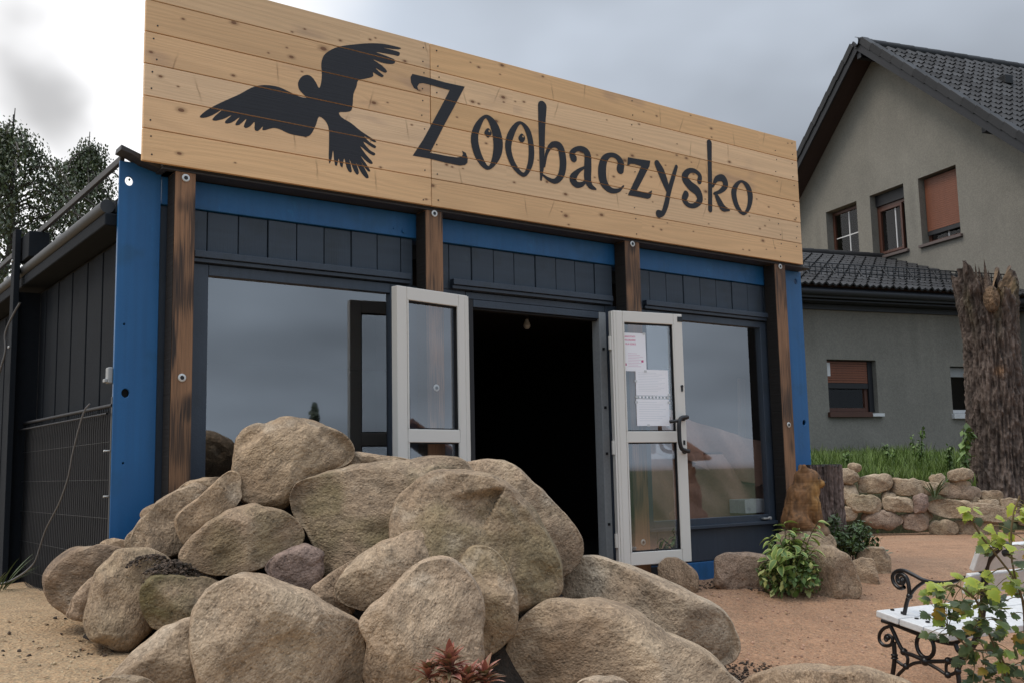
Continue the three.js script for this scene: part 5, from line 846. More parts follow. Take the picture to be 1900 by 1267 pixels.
// ------------------------------------------------------------------ things in and on the doorway
{
  const flex = thing('bulb', 'bare light bulb hanging from the ceiling in the dark doorway', 'light bulb', [3.5, 2.2, -0.8]);
  part('glass_bulb', new THREE.LatheGeometry([[0, 0], [0.016, 0.003], [0.028, 0.018], [0.03, 0.034], [0.022, 0.056], [0.013, 0.074], [0.012, 0.085]].map((p) => new THREE.Vector2(...p)), 18), M.bulb, flex);
  part('bulb_holder', cyl(0, 0.105, 0, 0.016, 0.045), M.dark, flex); part('flex', cyl(0, 0.21, 0, 0.003, 0.17), M.dark, flex);
}
function sheet(name, label, cat, x0, x1, y0, y1, draw, tape) {
  const c = document.createElement('canvas'); c.width = 512; c.height = Math.round((512 * (y1 - y0)) / (x1 - x0)); const k = c.getContext('2d'); k.fillStyle = '#f2f0f2'; k.fillRect(0, 0, c.width, c.height); draw(k, c.width, c.height);
  const t = new THREE.CanvasTexture(c); t.colorSpace = THREE.SRGBColorSpace;
  const n = 10, g = new THREE.PlaneGeometry(x1 - x0, y1 - y0, n, n), p = g.attributes.position; for (let i = 0; i < p.count; i++) p.setZ(i, 0.0012 * noise(p.getX(i) * 14 + x0 * 30, p.getY(i) * 14, y0 * 9)); g.computeVertexNormals(); g.translate((x0 + x1) / 2, (y0 + y1) / 2, 0.0285);
  const m = part(name, g, std({ map: t, roughness: 0.7 })); m.position.copy(doorRight.position); m.rotation.copy(doorRight.rotation); tag(m, label, cat);
  part('tape', join(tape.map(([a, b]) => box(a - 0.012, a + 0.012, b - 0.008, b + 0.008, 0.0305, 0.031, 0))), M.paintWhite, m);
}
sheet('poster', 'white poster with pink printing taped high on the open right door', 'poster', 0.094, 0.302, 1.775, 2.065, (k, w, h) => {
  k.fillStyle = '#c9346f'; k.font = 'bold 44px sans-serif'; ['WARSZTATY', 'KULINARNE', 'DLA DZIECI'].forEach((t, i) => k.fillText(t, 40 + (i === 2 ? 20 : 0), 90 + i * 66));
  k.fillStyle = '#c05080'; k.fillRect(24, 270, 26, 26); k.fillRect(400, 500, 50, 44); k.fillRect(30, 570, 44, 44); k.fillStyle = '#d9b9c8'; for (let i = 0; i < 9; i++) k.fillRect(110, 380 + i * 30, 200 + ((i * 67) % 150), 8);
}, [[0.1, 2.062], [0.29, 2.062], [0.1, 1.778], [0.29, 1.778]]);
const lines = (k, w, h, n) => { k.fillStyle = '#d4d6da'; for (let i = 0; i < n; i++) k.fillRect(40, 40 + (i * (h - 80)) / n, w * 0.55 + ((i * 97) % 150), 5); };
sheet('paper_sheet', 'blank-looking white paper sheet under the pink poster on the right door', 'paper sheet', 0.2, 0.5, 1.592, 1.79, (k, w, h) => lines(k, w, h, 12), [[0.2, 1.7], [0.5, 1.6]]);
sheet('paper_sheet', 'lower white paper sheet at handle height on the right door', 'paper sheet', 0.198, 0.497, 1.362, 1.565, (k, w, h) => lines(k, w, h, 9), [[0.2, 1.54], [0.495, 1.54], [0.3, 1.366]]);
sheet('paper_strip', 'narrow white paper strip between the two sheets on the right door', 'paper strip', 0.2, 0.497, 1.570, 1.588, (k, w, h) => { k.fillStyle = '#8f9a9c'; for (let i = 0; i < 9; i++) k.fillRect(20 + i * 55, 4, 26, h - 8); }, [[0.204, 1.579], [0.49, 1.579]]);
{ // seen through the right window; the brown sheet is added for a roof reflection
  const g = new THREE.PlaneGeometry(1.5, 1.25, 60, 40), p = g.attributes.position; for (let i = 0; i < p.count; i++) { const x = p.getX(i), y = p.getY(i); p.setZ(i, 0.06 * Math.sin(x * 9 + y * 7 + 2 * noise(x * 2, y * 2, 1.5)) + 0.03 * noise(x * 9 + y * 8, y * 3, 4.2)); if (y > 0.2) p.setY(i, y - 0.34 * smooth(-0.6, 0.75, x)); }
  g.computeVertexNormals(); metreUV(g); const m = part('roof_reflection_sheet', g, std({ color: rgb(0.42, 0.24, 0.17), roughness: 0.6, map: grime })); m.position.set(5.0, 0.98, -0.42); m.rotation.y = -0.3; tag(m, 'added crumpled brown sheet behind the right window, standing for a mirrored brown roof', 'sheet');
  const b = part('plank', box(-0.06, 0.06, -0.75, 0.75, -0.015, 0.015, 0.004), std({ color: rgb(0.22, 0.14, 0.095), roughness: 0.8, map: grime })); b.position.set(5.72, 1.1, -0.5); b.rotation.set(0, 0.3, -0.08); tag(b, 'upright board leaning inside the right window', 'board');
  const w = part('carton', box(-0.14, 0.14, 0, 0.12, -0.09, 0.09, 0.006), std({ color: rgb(0.5, 0.51, 0.52), roughness: 0.7, map: grime })); w.position.set(5.42, 0.64, -0.2); tag(w, 'small white carton on the sill inside the right window', 'carton');
}

// ------------------------------------------------------------------ the bench
{
  const b = thing('park_bench', 'white slatted garden bench with black cast iron scroll frame, seen from behind', 'bench', [3.27, -0.18, 2.7], -0.158);
  const slat = (y, z, w, t, tilt, label) => { const g = new RoundedBoxGeometry(1.55, t, w, 2, 0.006); const m = part('slat', metreUV(g, y * 3, z * 2), M.paintWhite, b); m.position.set(0.775, y, z); m.rotation.x = tilt; return m; };
  slat(0.413, -0.137, 0.150, 0.036, 0.17); slat(0.388, 0.02, 0.150, 0.036, 0.15); slat(0.366, 0.174, 0.150, 0.036, 0.13);
  slat(0.63, 0.378, 0.105, 0.03, -1.2); slat(0.758, 0.442, 0.135, 0.03, -1.12);
  const frame = [], C = benchCurves;
  for (const [k, r] of [['scroll', 0.011], ['arm', 0.0105], ['fork', 0.009], ['rail', 0.011], ['knee', 0.011], ['curl', 0.0095], ['leg', 0.0125], ['brace', 0.009], ['link', 0.009], ['stretch', 0.0105], ['low', 0.009], ['tie', 0.008], ['bow', 0.008], ['rear', 0.012], ['hook', 0.012], ['post', 0.017], ['top', 0.017]]) {
    let pts = C[k].map(([z, y]) => V(0, y, z)); if (k === 'leg' || k === 'rear') pts.push(V(0, -0.03, pts[pts.length - 1].z)); if (k === 'rear') pts = pts.map((p) => p);
    frame.push(tube(pts, r, pts.length * 6, 9));
  }
  const ring = new THREE.TorusGeometry(0.058, 0.011, 10, 32); ring.rotateY(Math.PI / 2); ring.scale(1, 1.02, 0.95); ring.translate(0, 0.28, 0.024); frame.push(ring);
  for (const [z, y, r] of [[-0.057, 0.525, 0.017], [-0.119, 0.231, 0.02], [0.018, 0.203, 0.024], [-0.112, 0.157, 0.018], [0.161, 0.226, 0.019], [0.154, 0.156, 0.018], [0.217, 0.184, 0.018], [-0.096, 0.6, 0.016], [-0.185, 0.2, 0.016], [-0.222, 0.29, 0.014]]) { frame.push(ball(0, y, z, r)); }
  for (const y of [0.205, 0.188]) { const t = new THREE.TorusGeometry(0.015, 0.005, 6, 14); t.rotateX(Math.PI / 2); t.translate(0, y, -0.186); frame.push(t); }
  const fg = metreUV(join(frame.map((g) => { g.deleteAttribute('uv'); return metreUV(plain(g)); })));
  const f1 = part('frame', fg, M.iron, b); f1.position.x = 0.09; const f2 = part('frame', fg, M.iron, b); f2.position.x = 1.45;
  for (const [y, z] of [[0.44, -0.18], [0.434, -0.11], [0.412, -0.02], [0.404, 0.05], [0.39, 0.135], [0.383, 0.205]]) for (const x of [0.09, 1.45]) part('bolt', cyl(x, y, z, 0.011, 0.012, 'y', 10), M.iron, b);
}

// ------------------------------------------------------------------ carved animal
{
  const N = 64, S = 0.36, caps = [ // joints with radii: haunches, trunk, mane, head, brow, muzzle, ears, legs, plinth
    [[-0.05, 0.1, 0], 0.125, [-0.01, 0.27, 0], 0.115], [[0.0, 0.3, 0], 0.118, [0.03, 0.34, 0], 0.112], [[0.03, 0.36, 0], 0.085, [0.04, 0.42, 0.01], 0.082], [[0.03, 0.435, 0.01], 0.086, [0.065, 0.43, 0.015], 0.074], [[0.085, 0.455, 0.02], 0.045, [0.1, 0.45, 0.02], 0.04], [[0.1, 0.405, 0.02], 0.045, [0.15, 0.392, 0.026], 0.03],
    [[0.02, 0.505, 0.06], 0.03, [0.015, 0.53, 0.068], 0.02], [[0.02, 0.505, -0.05], 0.03, [0.015, 0.53, -0.058], 0.02],
    [[0.075, 0.25, 0.065], 0.05, [0.115, 0.05, 0.07], 0.032], [[0.075, 0.25, -0.065], 0.05, [0.115, 0.05, -0.07], 0.032], [[0.115, 0.04, 0.07], 0.032, [0.155, 0.032, 0.073], 0.026], [[0.115, 0.04, -0.07], 0.032, [0.155, 0.032, -0.073], 0.026],
    [[-0.06, 0.1, 0.095], 0.08, [0.04, 0.045, 0.11], 0.04], [[-0.06, 0.1, -0.095], 0.08, [0.04, 0.045, -0.11], 0.04], [[-0.13, 0.0, 0], 0.045, [0.16, 0.0, 0], 0.045], [[-0.07, 0.0, 0.1], 0.04, [0.14, 0.0, 0.09], 0.04], [[-0.07, 0.0, -0.1], 0.04, [0.14, 0.0, -0.09], 0.04],
  ];
  const mc = new MarchingCubes(N, rockMat, false, false, 60000); mc.isolation = 0;
  const d1 = (p, [a, ra, b, rb]) => { const ab = b.map((v, k) => v - a[k]), l = ab[0] ** 2 + ab[1] ** 2 + ab[2] ** 2, t = clamp(((p[0] - a[0]) * ab[0] + (p[1] - a[1]) * ab[1] + (p[2] - a[2]) * ab[2]) / l); return Math.hypot(p[0] - a[0] - ab[0] * t, p[1] - a[1] - ab[1] * t, p[2] - a[2] - ab[2] * t) - mix(ra, rb, t); };
  for (let k = 0; k < N; k++) for (let j = 0; j < N; j++) for (let i = 0; i < N; i++) {
    const p = [((i - N / 2) / (N / 2)) * S, ((j - N / 2) / (N / 2)) * S + 0.26, ((k - N / 2) / (N / 2)) * S]; let s = 0; for (const c of caps) s += Math.exp(-d1(p, c) / 0.008); mc.field[i + j * N + k * N * N] = 0.008 * Math.log(s + 1e-12);
  }
  mc.update();
  const n = mc.count, src = mc.positionArray, pos = [], key = new Map(), idx = [];
  for (let i = 0; i < n; i++) { const q = [src[3 * i], src[3 * i + 1], src[3 * i + 2]], id = q.map((v) => Math.round(v * 20000)).join(); if (!key.has(id)) { key.set(id, pos.length / 3); pos.push(q[0] * S, q[1] * S + 0.26, q[2] * S); } idx.push(key.get(id)); }
  let g = new THREE.BufferGeometry(); g.setAttribute('position', new THREE.Float32BufferAttribute(pos, 3)); g.setIndex(idx); g.computeVertexNormals();
  let vol = 0; for (let i = 0; i < idx.length; i += 3) { const P = (k) => V(pos[3 * idx[i + k]], pos[3 * idx[i + k] + 1], pos[3 * idx[i + k] + 2]); vol += P(0).dot(P(1).cross(P(2))); } if (vol < 0) { idx.reverse(); g.setIndex(idx); g.computeVertexNormals(); }
  const P = g.attributes.position, Nn = g.attributes.normal, col = [];
  for (let i = 0; i < P.count; i++) {
    const x = P.getX(i), y = P.getY(i), z = P.getZ(i), tuft = fbm(x * 34, y * 11 + 2 * noise(x * 9, y * 9, z * 9), z * 34, 3), base = y < 0.05, d = base ? 0 : (y > 0.38 ? 0.6 : 1) * 0.012 * tuft + 0.004 * noise(x * 90, y * 24, z * 90);
    P.setXYZ(i, x + Nn.getX(i) * d, y + Nn.getY(i) * d, z + Nn.getZ(i) * d);
    const k = 0.75 + 0.9 * tuft, gold = smooth(-0.02, 0.14, x) * smooth(0.1, 0.3, y) * smooth(0.46, 0.38, y); const C = base ? [0.2, 0.12, 0.06] : [mix(0.21, 0.38, gold), mix(0.098, 0.195, gold), mix(0.034, 0.05, gold)]; col.push(...C.map((v) => clamp(v * k, 0.01, 0.6)));
  }
  g.setAttribute('color', new THREE.Float32BufferAttribute(col, 3)); g.computeVertexNormals(); metreUV(g);
  const a = part('carved_animal', g, std({ vertexColors: true, roughness: 0.75, bumpMap: charBump, bumpScale: 0.003 })); a.position.set(5.17, 0.5, 0.58); a.rotation.y = -0.7; tag(a, 'carved wooden animal with shaggy golden-brown fur sitting on a flat rock', 'statue');
  for (const z of [0.056, -0.018]) part('eye', ball(0.122, 0.437, z, 0.009, 6), M.black, a); part('nose', ball(0.178, 0.4, 0.028, 0.011, 6), M.black, a);
}

// ------------------------------------------------------------------ plants
function blade(l, w, curl, inner, rim, across = 4, down = 6) { // pointed leaf folded along its midrib, with its own rim colour
  const pos = [], col = [], idx = [];
  for (let j = 0; j <= down; j++) for (let i = 0; i <= across; i++) { const t = j / down, s = (i / across) * 2 - 1, ww = w * Math.pow(Math.sin(Math.PI * Math.pow(clamp(t, 0.02, 0.985), 0.8)), 0.85); pos.push(s * ww / 2, t * l * (1 - 0.1 * curl), Math.abs(s) * ww * 0.22 - curl * l * t * t * 0.45); const e = Math.abs(s) > 0.75 ? rim : inner; col.push(...e); }
  for (let j = 0; j < down; j++) for (let i = 0; i < across; i++) { const a = j * (across + 1) + i; idx.push(a, a + 1, a + across + 1, a + 1, a + across + 2, a + across + 1); }
  const g = new THREE.BufferGeometry(); g.setAttribute('position', new THREE.Float32BufferAttribute(pos, 3)); g.setAttribute('color', new THREE.Float32BufferAttribute(col, 3)); g.setIndex(idx); g.computeVertexNormals(); return metreUV(g);
}
function lobed(size, tone, tip) { // three- to five-lobed leaf
  const rim = [[0, 0], [0.16, -0.04], [0.34, 0.02], [0.44, 0.16], [0.36, 0.22], [0.5, 0.34], [0.52, 0.46], [0.36, 0.46], [0.3, 0.5], [0.36, 0.62], [0.24, 0.66], [0.2, 0.78], [0.08, 0.84], [0, 1]], full = [...rim, ...rim.slice(1, -1).reverse().map(([x, y]) => [-x * 0.95, y * 1.02])];
  const pos = [0, 0.36, 0.02], col = [...tone], idx = [], n = full.length;
  for (const k of [0.5, 1]) for (const [x, y] of full) { const dx = x * k, dy = 0.36 + (y - 0.36) * k, r2 = dx * dx + (dy - 0.36) ** 2; pos.push(dx, dy, 0.05 * Math.abs(dx) - 0.28 * r2); col.push(...(k === 1 ? tone.map((v, m) => mix(v, tip[m], 0.75)) : tone)); }
  for (let i = 0; i < n; i++) { const a = 1 + i, b = 1 + ((i + 1) % n), c = a + n, d = b + n; idx.push(0, a, b, a, c, b, b, c, d); }
  const g = new THREE.BufferGeometry(); g.setAttribute('position', new THREE.Float32BufferAttribute(pos.map((v) => v * size), 3)); g.setAttribute('color', new THREE.Float32BufferAttribute(col, 3)); g.setIndex(idx); g.computeVertexNormals(); return metreUV(g);
}
const up = V(0, 1, 0), zAxis = V(0, 0, 1);
function place(leaf, p, dir, face, s) { // leaf's long axis along dir, its upper side towards face
  const y = dir.clone().normalize(), z = face.clone().addScaledVector(y, -face.dot(y)).normalize(), x = y.clone().cross(z); leaf.matrixAutoUpdate = true; leaf.position.copy(p); leaf.quaternion.setFromRotationMatrix(new THREE.Matrix4().makeBasis(x, y, z)); leaf.scale.setScalar(s);
}
const rnd3 = (r) => V(r() * 2 - 1, r() * 2 - 1, r() * 2 - 1);
{ // variegated shrub
  const t = thing('shrub', 'small variegated shrub with yellow-edged green leaves between the boulders', 'shrub', [4.54, 0.13, 0.93]), r = random(303);
  const kinds = [[[0.17, 0.27, 0.04], [0.62, 0.62, 0.22]], [[0.11, 0.2, 0.035], [0.48, 0.52, 0.15]], [[0.2, 0.3, 0.045], [0.52, 0.56, 0.14]]].map(([a, b], i) => blade(0.066 + 0.006 * i, 0.036, 0.4 + 0.3 * i, a, b));
  const stems = [];
  for (let k = 0; k < 36; k++) {
    const a = r() * 6.28, lean = 0.15 + 0.9 * r(), h = (0.44 - 0.36 * lean * r()) * (0.75 + 0.4 * r()), e = V(Math.cos(a) * lean * 0.29, h, Math.sin(a) * lean * 0.24), c = new THREE.QuadraticBezierCurve3(V(Math.cos(a) * 0.04, 0, Math.sin(a) * 0.04), V(e.x * 0.5, h * 0.75, e.z * 0.5), e);
    stems.push(new THREE.TubeGeometry(c, 5, 0.004, 4));
    for (let i = 0; i < 8; i++) { const u = 0.22 + 0.78 * ((i + 1) / 8), p = c.getPoint(u), tan = c.getTangent(u), o = rnd3(r); o.addScaledVector(tan, -o.dot(tan)).normalize(); const leaf = part('leaf', kinds[Math.floor(r() * 3)], coloredLeaf, t); place(leaf, p, tan.clone().multiplyScalar(0.55).add(o).add(V(0, -0.1, 0)), tan.clone().add(V(0, 0.4, 0)).addScaledVector(o, -0.3), 0.95 + 0.55 * r()); }
  }
  part('stem', join(stems), std({ color: rgb(0.07, 0.06, 0.03) }), t);
  const inner = []; for (let i = 0; i < 620; i++) { const a = r() * 6.28, q = Math.sqrt(r()), h = r(); inner.push([Math.cos(a) * q * 0.25, 0.02 + h * 0.33 * (1.1 - 0.6 * q), Math.sin(a) * q * 0.2, r() < 0.4]); }
  tag(part('inner_foliage', foliageMesh(inner, 0.05, 304, () => (r() < 0.3 ? [0.4, 0.42, 0.14] : [0.1, 0.18, 0.035])), coloredLeaf, t), undefined, undefined, undefined, 'stuff');
}
{ // dark green shrub
  const t = thing('shrub', 'low dark green shrub spreading over the rocks right of the carved animal', 'shrub', [5.95, 0.2, 0.42]), r = random(404), spots = [], stems = [];
  for (let k = 0; k < 46; k++) { const a = r() * 6.28, q = Math.sqrt(r()), x = Math.cos(a) * q * 0.36, z = Math.sin(a) * q * 0.26, h = 0.36 * (1 - 0.6 * q * q) * (0.75 + 0.4 * r()) - 0.22 * x; const c = new THREE.QuadraticBezierCurve3(V(x * 0.15, -0.05, z * 0.15), V(x * 0.6, h, z * 0.6), V(x, h, z)); stems.push(new THREE.TubeGeometry(c, 4, 0.003, 4)); for (let i = 0; i < 34; i++) { const p = c.getPoint(0.3 + 0.7 * r()); spots.push([p.x + (r() - 0.5) * 0.07, p.y + (r() - 0.4) * 0.07, p.z + (r() - 0.5) * 0.07, 0]); } }
  part('stem', join(stems), std({ color: rgb(0.05, 0.045, 0.025) }), t);
  part('foliage', foliageMesh(spots, 0.042, 405, (x, y, z) => { const k = 0.5 + 0.5 * noise(x * 9, y * 9, z * 9); return [mix(0.04, 0.1, k), mix(0.08, 0.16, k), mix(0.02, 0.032, k)]; }), coloredLeaf, t);
}
{ // red-leaved plant
  const t = thing('red_plant', 'red-leaved perennial with pointed bronze leaves at the bottom edge of the pile', 'plant', [0.76, 0.05, 2.25]), r = random(505);
  const kinds = [[[0.32, 0.1, 0.065], [0.42, 0.14, 0.09]], [[0.22, 0.12, 0.05], [0.36, 0.12, 0.075]], [[0.46, 0.2, 0.14], [0.5, 0.24, 0.16]], [[0.16, 0.12, 0.045], [0.26, 0.11, 0.06]]].map(([a, b], i) => blade(0.105, 0.034, 0.5 + 0.25 * i, a, b)), stems = [];
  for (const [x, y, z, n, s] of [[0.0, 0.215, -0.02, 60, 1.0], [0.11, 0.165, 0.075, 40, 0.85], [-0.08, 0.19, -0.06, 30, 0.85], [0.04, 0.15, 0.05, 36, 0.9]]) {
    const c = V(x, y, z); stems.push(tube([V(x * 0.4, 0, z * 0.4), V(x * 0.8, y * 0.5, z * 0.8), c], 0.004, 5, 5));
    for (let i = 0; i < n; i++) { const a = i * 2.4, e = 0.05 + 1.35 * Math.pow((i + 0.5) / n, 0.8), d = V(Math.cos(a) * Math.cos(e), Math.sin(e), Math.sin(a) * Math.cos(e)), leaf = part('leaf', kinds[Math.floor(r() * 4)], coloredLeaf, t); place(leaf, c.clone().addScaledVector(d, 0.006).add(V(0, -0.05 * (1 - i / n), 0)), d.add(rnd3(r).multiplyScalar(0.18)), V(-d.x * 0.5, 1, -d.z * 0.5), s * (0.7 + 0.4 * r())); }
  }
  part('stem', join(stems), std({ color: rgb(0.1, 0.045, 0.03) }), t);
}
{ // foreground bush at the right edge
  const t = thing('leafy_bush', 'bush with yellow-green lobed leaves in front of the bench at the right edge', 'bush', [1.72, -0.45, 4.1]), r = random(606), O = t.position;
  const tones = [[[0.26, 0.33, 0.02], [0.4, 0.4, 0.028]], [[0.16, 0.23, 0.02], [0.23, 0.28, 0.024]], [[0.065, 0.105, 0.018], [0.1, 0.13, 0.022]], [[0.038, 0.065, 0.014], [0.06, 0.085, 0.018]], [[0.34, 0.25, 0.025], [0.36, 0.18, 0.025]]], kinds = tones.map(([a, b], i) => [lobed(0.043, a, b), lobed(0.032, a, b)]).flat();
  const stems = [[V(1.72, -0.45, 4.1), V(1.718, 0.26, 4.081), V(1.68, 0.398, 4.074), V(1.633, 0.519, 4.059), V(1.601, 0.606, 4.049), V(1.549, 0.65, 4.018)], [V(1.76, -0.45, 4.12), V(1.745, 0.396, 4.122), V(1.715, 0.628, 4.137), V(1.649, 0.742, 4.105), V(1.595, 0.82, 4.078), V(1.571, 0.877, 4.069)], [V(1.72, -0.4, 4.1), V(1.724, 0.277, 4.088), V(1.666, 0.433, 4.07), V(1.603, 0.443, 4.025), V(1.536, 0.513, 3.987)], [V(1.76, -0.4, 4.15), V(1.744, 0.533, 4.143), V(1.692, 0.706, 4.132), V(1.683, 0.861, 4.15), V(1.7, 0.93, 4.17)]];
  part('stem', join(stems.map((s) => tube(s.map((p) => p.clone().sub(O)), 0.0035, s.length * 5, 6))), std({ color: rgb(0.13, 0.09, 0.04) }), t);
  const twigs = [], path = stems.flatMap((s) => new THREE.CatmullRomCurve3(s).getPoints(40));
  for (const [x, y, z, R, n] of [[1.536, 0.633, 4.006, 0.06, 17], [1.512, 0.577, 3.979, 0.045, 8], [1.614, 0.614, 4.06, 0.062, 14], [1.646, 0.536, 4.072, 0.062, 14], [1.543, 0.521, 3.993, 0.05, 9], [1.703, 0.646, 4.13, 0.062, 13], [1.681, 0.784, 4.136, 0.066, 12], [1.701, 0.877, 4.165, 0.045, 8], [1.579, 0.884, 4.076, 0.025, 3], [1.621, 0.785, 4.092, 0.035, 4], [1.668, 0.398, 4.066, 0.07, 16], [1.723, 0.474, 4.118, 0.062, 13], [1.727, 0.349, 4.102, 0.06, 14], [1.613, 0.434, 4.031, 0.04, 5], [1.633, 0.334, 4.03, 0.036, 5]]) {
    const c = V(x, y, z);
    for (let i = 0; i < n * 1.8; i++) {
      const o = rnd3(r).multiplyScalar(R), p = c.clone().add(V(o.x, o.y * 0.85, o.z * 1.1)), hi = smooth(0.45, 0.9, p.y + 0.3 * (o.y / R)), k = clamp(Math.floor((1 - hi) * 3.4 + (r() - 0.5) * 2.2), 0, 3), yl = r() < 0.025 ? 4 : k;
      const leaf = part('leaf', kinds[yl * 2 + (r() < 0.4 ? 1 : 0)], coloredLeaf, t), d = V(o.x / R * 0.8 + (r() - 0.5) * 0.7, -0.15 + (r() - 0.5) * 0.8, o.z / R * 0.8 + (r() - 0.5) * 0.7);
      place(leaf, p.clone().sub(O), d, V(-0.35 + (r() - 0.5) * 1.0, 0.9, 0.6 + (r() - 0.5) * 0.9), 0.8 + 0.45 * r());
      if (i % 2 === 0) { let best = path[0]; for (const q of path) if (q.distanceToSquared(p) < best.distanceToSquared(p)) best = q; if (best.distanceTo(p) > 0.012) twigs.push(tube([best.clone().sub(O), best.clone().lerp(p, 0.5).add(V(0, 0.006, 0)).sub(O), p.clone().sub(O)], 0.0013, 4, 4)); }
    }
  }
  part('twig', join(twigs), std({ color: rgb(0.15, 0.12, 0.045) }), t);
}
{ // grass on the bank
  const g = new THREE.BufferGeometry(), P = [], I = []; for (let j = 0; j <= 3; j++) { const t = j / 3, w = 0.0085 * (1 - t * 0.9); P.push(-w, t, 0.28 * t * t, w, t, 0.28 * t * t); if (j) I.push(2 * j - 2, 2 * j - 1, 2 * j, 2 * j - 1, 2 * j + 1, 2 * j); } g.setAttribute('position', new THREE.Float32BufferAttribute(P, 3)); g.setIndex(I); g.computeVertexNormals(); metreUV(g);
  const n = 26000, m = new THREE.InstancedMesh(g, leafMat(1, 1, 1, 0.3), n), r = random(707), c = new THREE.Color(), q = new THREE.Object3D(); m.name = 'grass';
  for (let i = 0; i < n; i++) {
    const b = 0.42 + Math.pow(r(), 1.3) * 5.2, a = -1.6 + r() * 5.2, [x, z] = bankAt(a, b), clump = fbm(x * 1.4, 3.3, z * 1.4, 2); if (b < 0.7 && r() < 0.55 - clump) { q.scale.set(0, 0, 0); q.position.set(x, 0, z); }
    else { q.position.set(x, bankY(a, b) - 0.01, z); q.rotation.set((r() - 0.5) * 0.5, r() * 6.28, (r() - 0.5) * 0.5); const h = (0.07 + 0.14 * r() + 0.16 * Math.max(0, clump)) * (b > 1.2 ? 1.6 : 1); q.scale.set(0.9 + r(), h, h); }
    q.updateMatrix(); m.setMatrixAt(i, q.matrix); const k = r(), w = 0.5 + 0.5 * clump; c.setRGB(mix(0.06, 0.15, k) + 0.03 * w, mix(0.12, 0.25, k), mix(0.016, 0.036, k)); m.setColorAt(i, c);
  }
  m.castShadow = m.receiveShadow = true; scene.add(m); tag(m, 'green grass and low herbs growing on the bank before the house', 'grass', undefined, 'stuff');
}
function weed(label, base, h, n, seed, leafSize, cat = 'plant', name = 'weed_plant') {
  const t = thing(name, label, cat, base), r = random(seed), stems = [], spots = [];
  for (let k = 0; k < n; k++) { const a = r() * 6.28, l = h * (0.6 + 0.45 * r()), e = V(Math.cos(a) * 0.14 * h, l, Math.sin(a) * 0.14 * h), c = new THREE.QuadraticBezierCurve3(V(Math.cos(a) * 0.05, 0, Math.sin(a) * 0.05), V(e.x * 0.3, l * 0.6, e.z * 0.3), e); stems.push(new THREE.TubeGeometry(c, 5, 0.005, 4)); for (let i = 0; i < 40; i++) { const p = c.getPoint(0.15 + 0.85 * r()); spots.push([p.x + (r() - 0.5) * 0.05, p.y, p.z + (r() - 0.5) * 0.05, r() < 0.5]); } }
  part('stem', join(stems), std({ color: rgb(0.06, 0.08, 0.03) }), t); part('foliage', foliageMesh(spots, leafSize, seed + 1, (x, y, z) => { const k = 0.5 + 0.5 * noise(x * 6, y * 6, z * 6 + seed); return [mix(0.08, 0.17, k), mix(0.14, 0.27, k), mix(0.03, 0.05, k)]; }), coloredLeaf, t);
}
weed('tallest dark weed standing in the grass below the house wall', [12.3, 0.9, -2.88], 0.62, 4, 811, 0.055);
weed('bushy weed in the grass left of the tallest one, below the brown window', [11.95, 0.95, -3.12], 0.42, 5, 812, 0.045);
weed('short leafy weed between the tallest weed and the dead trunk', [12.1, 0.9, -2.3], 0.36, 5, 813, 0.045);
weed('thin weed at the left end of the bank beside the blue corner', [11.0, 0.95, -3.2], 0.3, 3, 814, 0.05);
weed('leafy sapling growing up against the left side of the dead trunk', [11.33, 0.82, -1.64], 0.88, 3, 815, 0.1, 'sapling', 'sapling');
{
  const t = thing('spiky_plant', 'tuft of upright sword-shaped leaves growing out of the stone wall', 'plant', [10.41, 0.6, -1.5]), r = random(909), g = [0, 1].map((i) => blade(0.32, 0.028, 0.25 + 0.5 * i, [0.045, 0.085, 0.025], [0.07, 0.11, 0.03]));
  for (let i = 0; i < 15; i++) { const a = r() * 6.28, d = V(Math.cos(a) * 0.45, 1, Math.sin(a) * 0.45); place(part('leaf', g[i % 2], coloredLeaf, t), V(Math.cos(a) * 0.02, 0, Math.sin(a) * 0.02), d, V(-d.x, 0.3, -d.z), 0.7 + 0.5 * r()); }
}
{
  const t = thing('grass_tuft', 'tuft of long green grass by the wire fence at the left edge', 'grass tuft', [-0.24, 0.3, -1.85]), r = random(919), g = [0, 1].map((i) => blade(0.34, 0.012, 0.6 + 0.6 * i, [0.06, 0.1, 0.025], [0.09, 0.13, 0.035]));
  for (let i = 0; i < 34; i++) { const a = r() * 6.28, d = V(Math.cos(a) * 0.5, 1, Math.sin(a) * 0.5); place(part('leaf', g[i % 2], coloredLeaf, t), V(Math.cos(a) * 0.05, 0, Math.sin(a) * 0.05), d, V(-d.x, 0.3, -d.z), 0.5 + 0.6 * r()); }
}
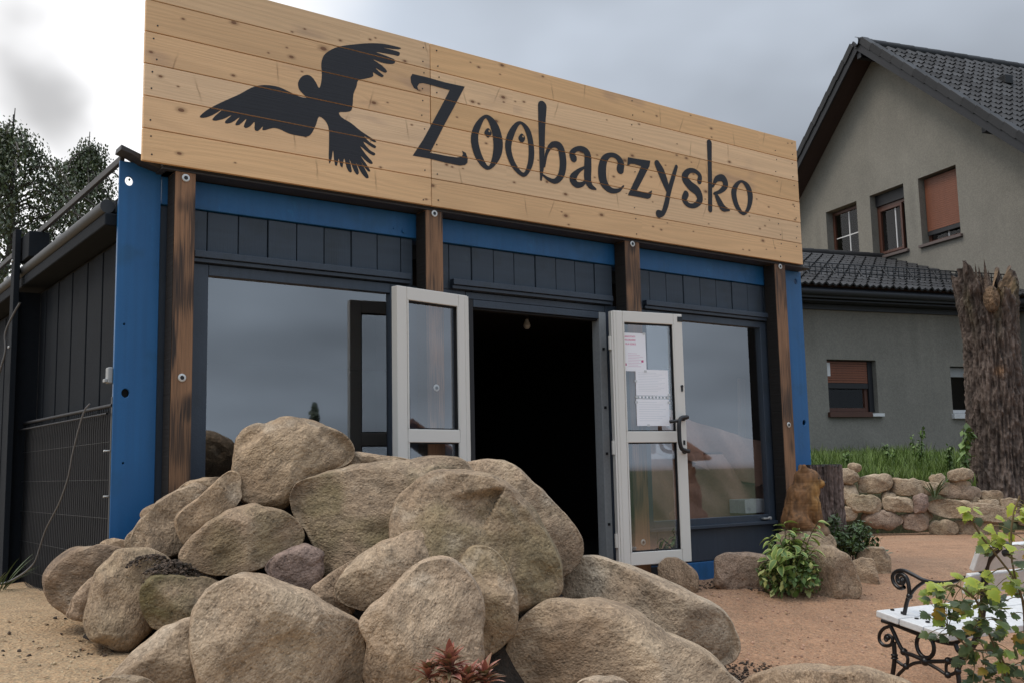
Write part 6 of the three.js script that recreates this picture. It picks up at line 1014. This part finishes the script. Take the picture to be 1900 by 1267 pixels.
// ------------------------------------------------------------------ earth between the stones, crumbs and pebbles
function crumbs(name, label, spots, size, tones, seed, cat) {
  const r = random(seed), geos = [], base = new THREE.IcosahedronGeometry(1, 1);
  for (const [x, y, z, sx, sz, n] of spots) for (let i = 0; i < n; i++) {
    const a = r() * 6.28, q = Math.sqrt(r()), s = size * (0.35 + r() * r() * 1.3), g = base.clone(), p = g.attributes.position; for (let k = 0; k < p.count; k++) { const f = 0.75 + 0.5 * noise(p.getX(k) * 1.7 + i, p.getY(k) * 1.7, p.getZ(k) * 1.7 + x * 9); p.setXYZ(k, p.getX(k) * f * s, p.getY(k) * f * s * 0.6, p.getZ(k) * f * s * (0.6 + r() * 0.02)); }
    g.rotateY(a * 3); const px = x + Math.cos(a) * q * sx, pz = z + Math.sin(a) * q * sz; g.translate(px, (y ?? groundY(px, pz)) + s * 0.25 + (y === null ? 0 : 0.05 * (1 - q * q)), pz); g.computeVertexNormals(); g.deleteAttribute('uv'); const c = tones[Math.floor(r() * tones.length)], col = new Float32Array(p.count * 3); for (let k = 0; k < col.length; k++) col[k] = c[k % 3] * (0.8 + 0.4 * ((i * 0.37) % 1)); g.setAttribute('color', new THREE.BufferAttribute(col, 3)); geos.push(g);
  }
  const m = part(name, metreUV(mergeGeometries(geos)), std({ vertexColors: true, roughness: 1 })); return tag(m, label, cat, undefined, 'stuff');
}
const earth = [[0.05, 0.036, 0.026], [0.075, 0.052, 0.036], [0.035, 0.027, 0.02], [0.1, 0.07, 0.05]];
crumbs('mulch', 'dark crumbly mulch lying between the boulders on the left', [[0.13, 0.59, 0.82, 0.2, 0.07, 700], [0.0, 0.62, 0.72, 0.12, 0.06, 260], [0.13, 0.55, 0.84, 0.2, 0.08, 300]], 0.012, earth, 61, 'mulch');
crumbs('soil', 'dark loose soil spilling from the right end of the pile onto the gravel', [[2.82, null, 2.02, 0.3, 0.2, 420], [2.6, null, 2.2, 0.3, 0.2, 260], [4.3, null, 0.3, 0.5, 0.12, 200], [4.65, null, 0.75, 0.3, 0.2, 240]], 0.014, earth, 62, 'soil');
crumbs('clods', 'scattered small dark earth clods on the sand at the left', [[-0.06, null, 0.2, 0.04, 0.04, 4], [-0.29, null, 0.65, 0.05, 0.03, 5], [-0.33, null, 1.03, 0.04, 0.04, 4], [-0.25, null, 0.63, 0.12, 0.1, 10], [-0.1, null, 0.5, 0.1, 0.1, 16], [-0.3, null, 0.2, 0.4, 0.5, 24]], 0.013, earth, 63, 'clods');
{ // fallen leaves and bark chips
  const r = random(65), geos = [], tones = [[0.2, 0.11, 0.05], [0.3, 0.2, 0.08], [0.12, 0.08, 0.05], [0.34, 0.25, 0.14]];
  for (let i = 0; i < 150; i++) { const right = r() < 0.7, x = right ? 2.9 + r() * 5 : -1.0 + r() * 0.9, z = right ? 0.6 + r() * 2.6 : -0.6 + r() * 2.6, c = tones[Math.floor(r() * 4)], g = blade(0.02 + 0.025 * r(), 0.01 + 0.012 * r(), r() * 1.4, c, c.map((v) => v * 0.8), 2, 3); g.rotateX(-1.35 - 0.3 * r()); g.rotateY(r() * 6.28); g.translate(x, groundY(x, z) + 0.008, z); geos.push(g); }
  tag(part('leaf_litter', mergeGeometries(geos), std({ vertexColors: true, roughness: 0.9 })), 'small dry leaves and bark chips lying on the ground', undefined, undefined, 'stuff');
}
{
  const r = random(64), g = new THREE.IcosahedronGeometry(1, 1), n = 9000, m = new THREE.InstancedMesh(g, std({ color: 0xffffff, roughness: 0.95 }), n), o = new THREE.Object3D(), c = new THREE.Color(); m.name = 'gravel';
  for (let i = 0; i < n; i++) { const d = 2.2 + Math.pow(r(), 1.5) * 11, a = -0.85 + r() * 1.2, x = -1.588 + d * Math.sin(0.6345 + a), z = 5.9 - d * Math.cos(0.6345 + a), s = 0.0035 + 0.007 * r() * r() * (1 + d * 0.12); o.position.set(x, groundY(x, z) + s * 0.15, z); o.rotation.set(r() * 6, r() * 6, r() * 6); o.scale.set(s, s * 0.7, s * 0.85); if (z < 0.1 && x < 6.3) o.scale.set(0, 0, 0); o.updateMatrix(); m.setMatrixAt(i, o.matrix); const k = 0.6 + 0.7 * r(), w = smooth(0.4, 2, x); c.setRGB(mix(0.42, 0.36, w) * k, mix(0.32, 0.22, w) * k, mix(0.2, 0.15, w) * k); m.setColorAt(i, c); }
  m.castShadow = m.receiveShadow = true; scene.add(m); tag(m, 'loose grit and small pebbles scattered over the gravel and sand', 'gravel', undefined, 'stuff');
}

renderer.render(scene, camera);
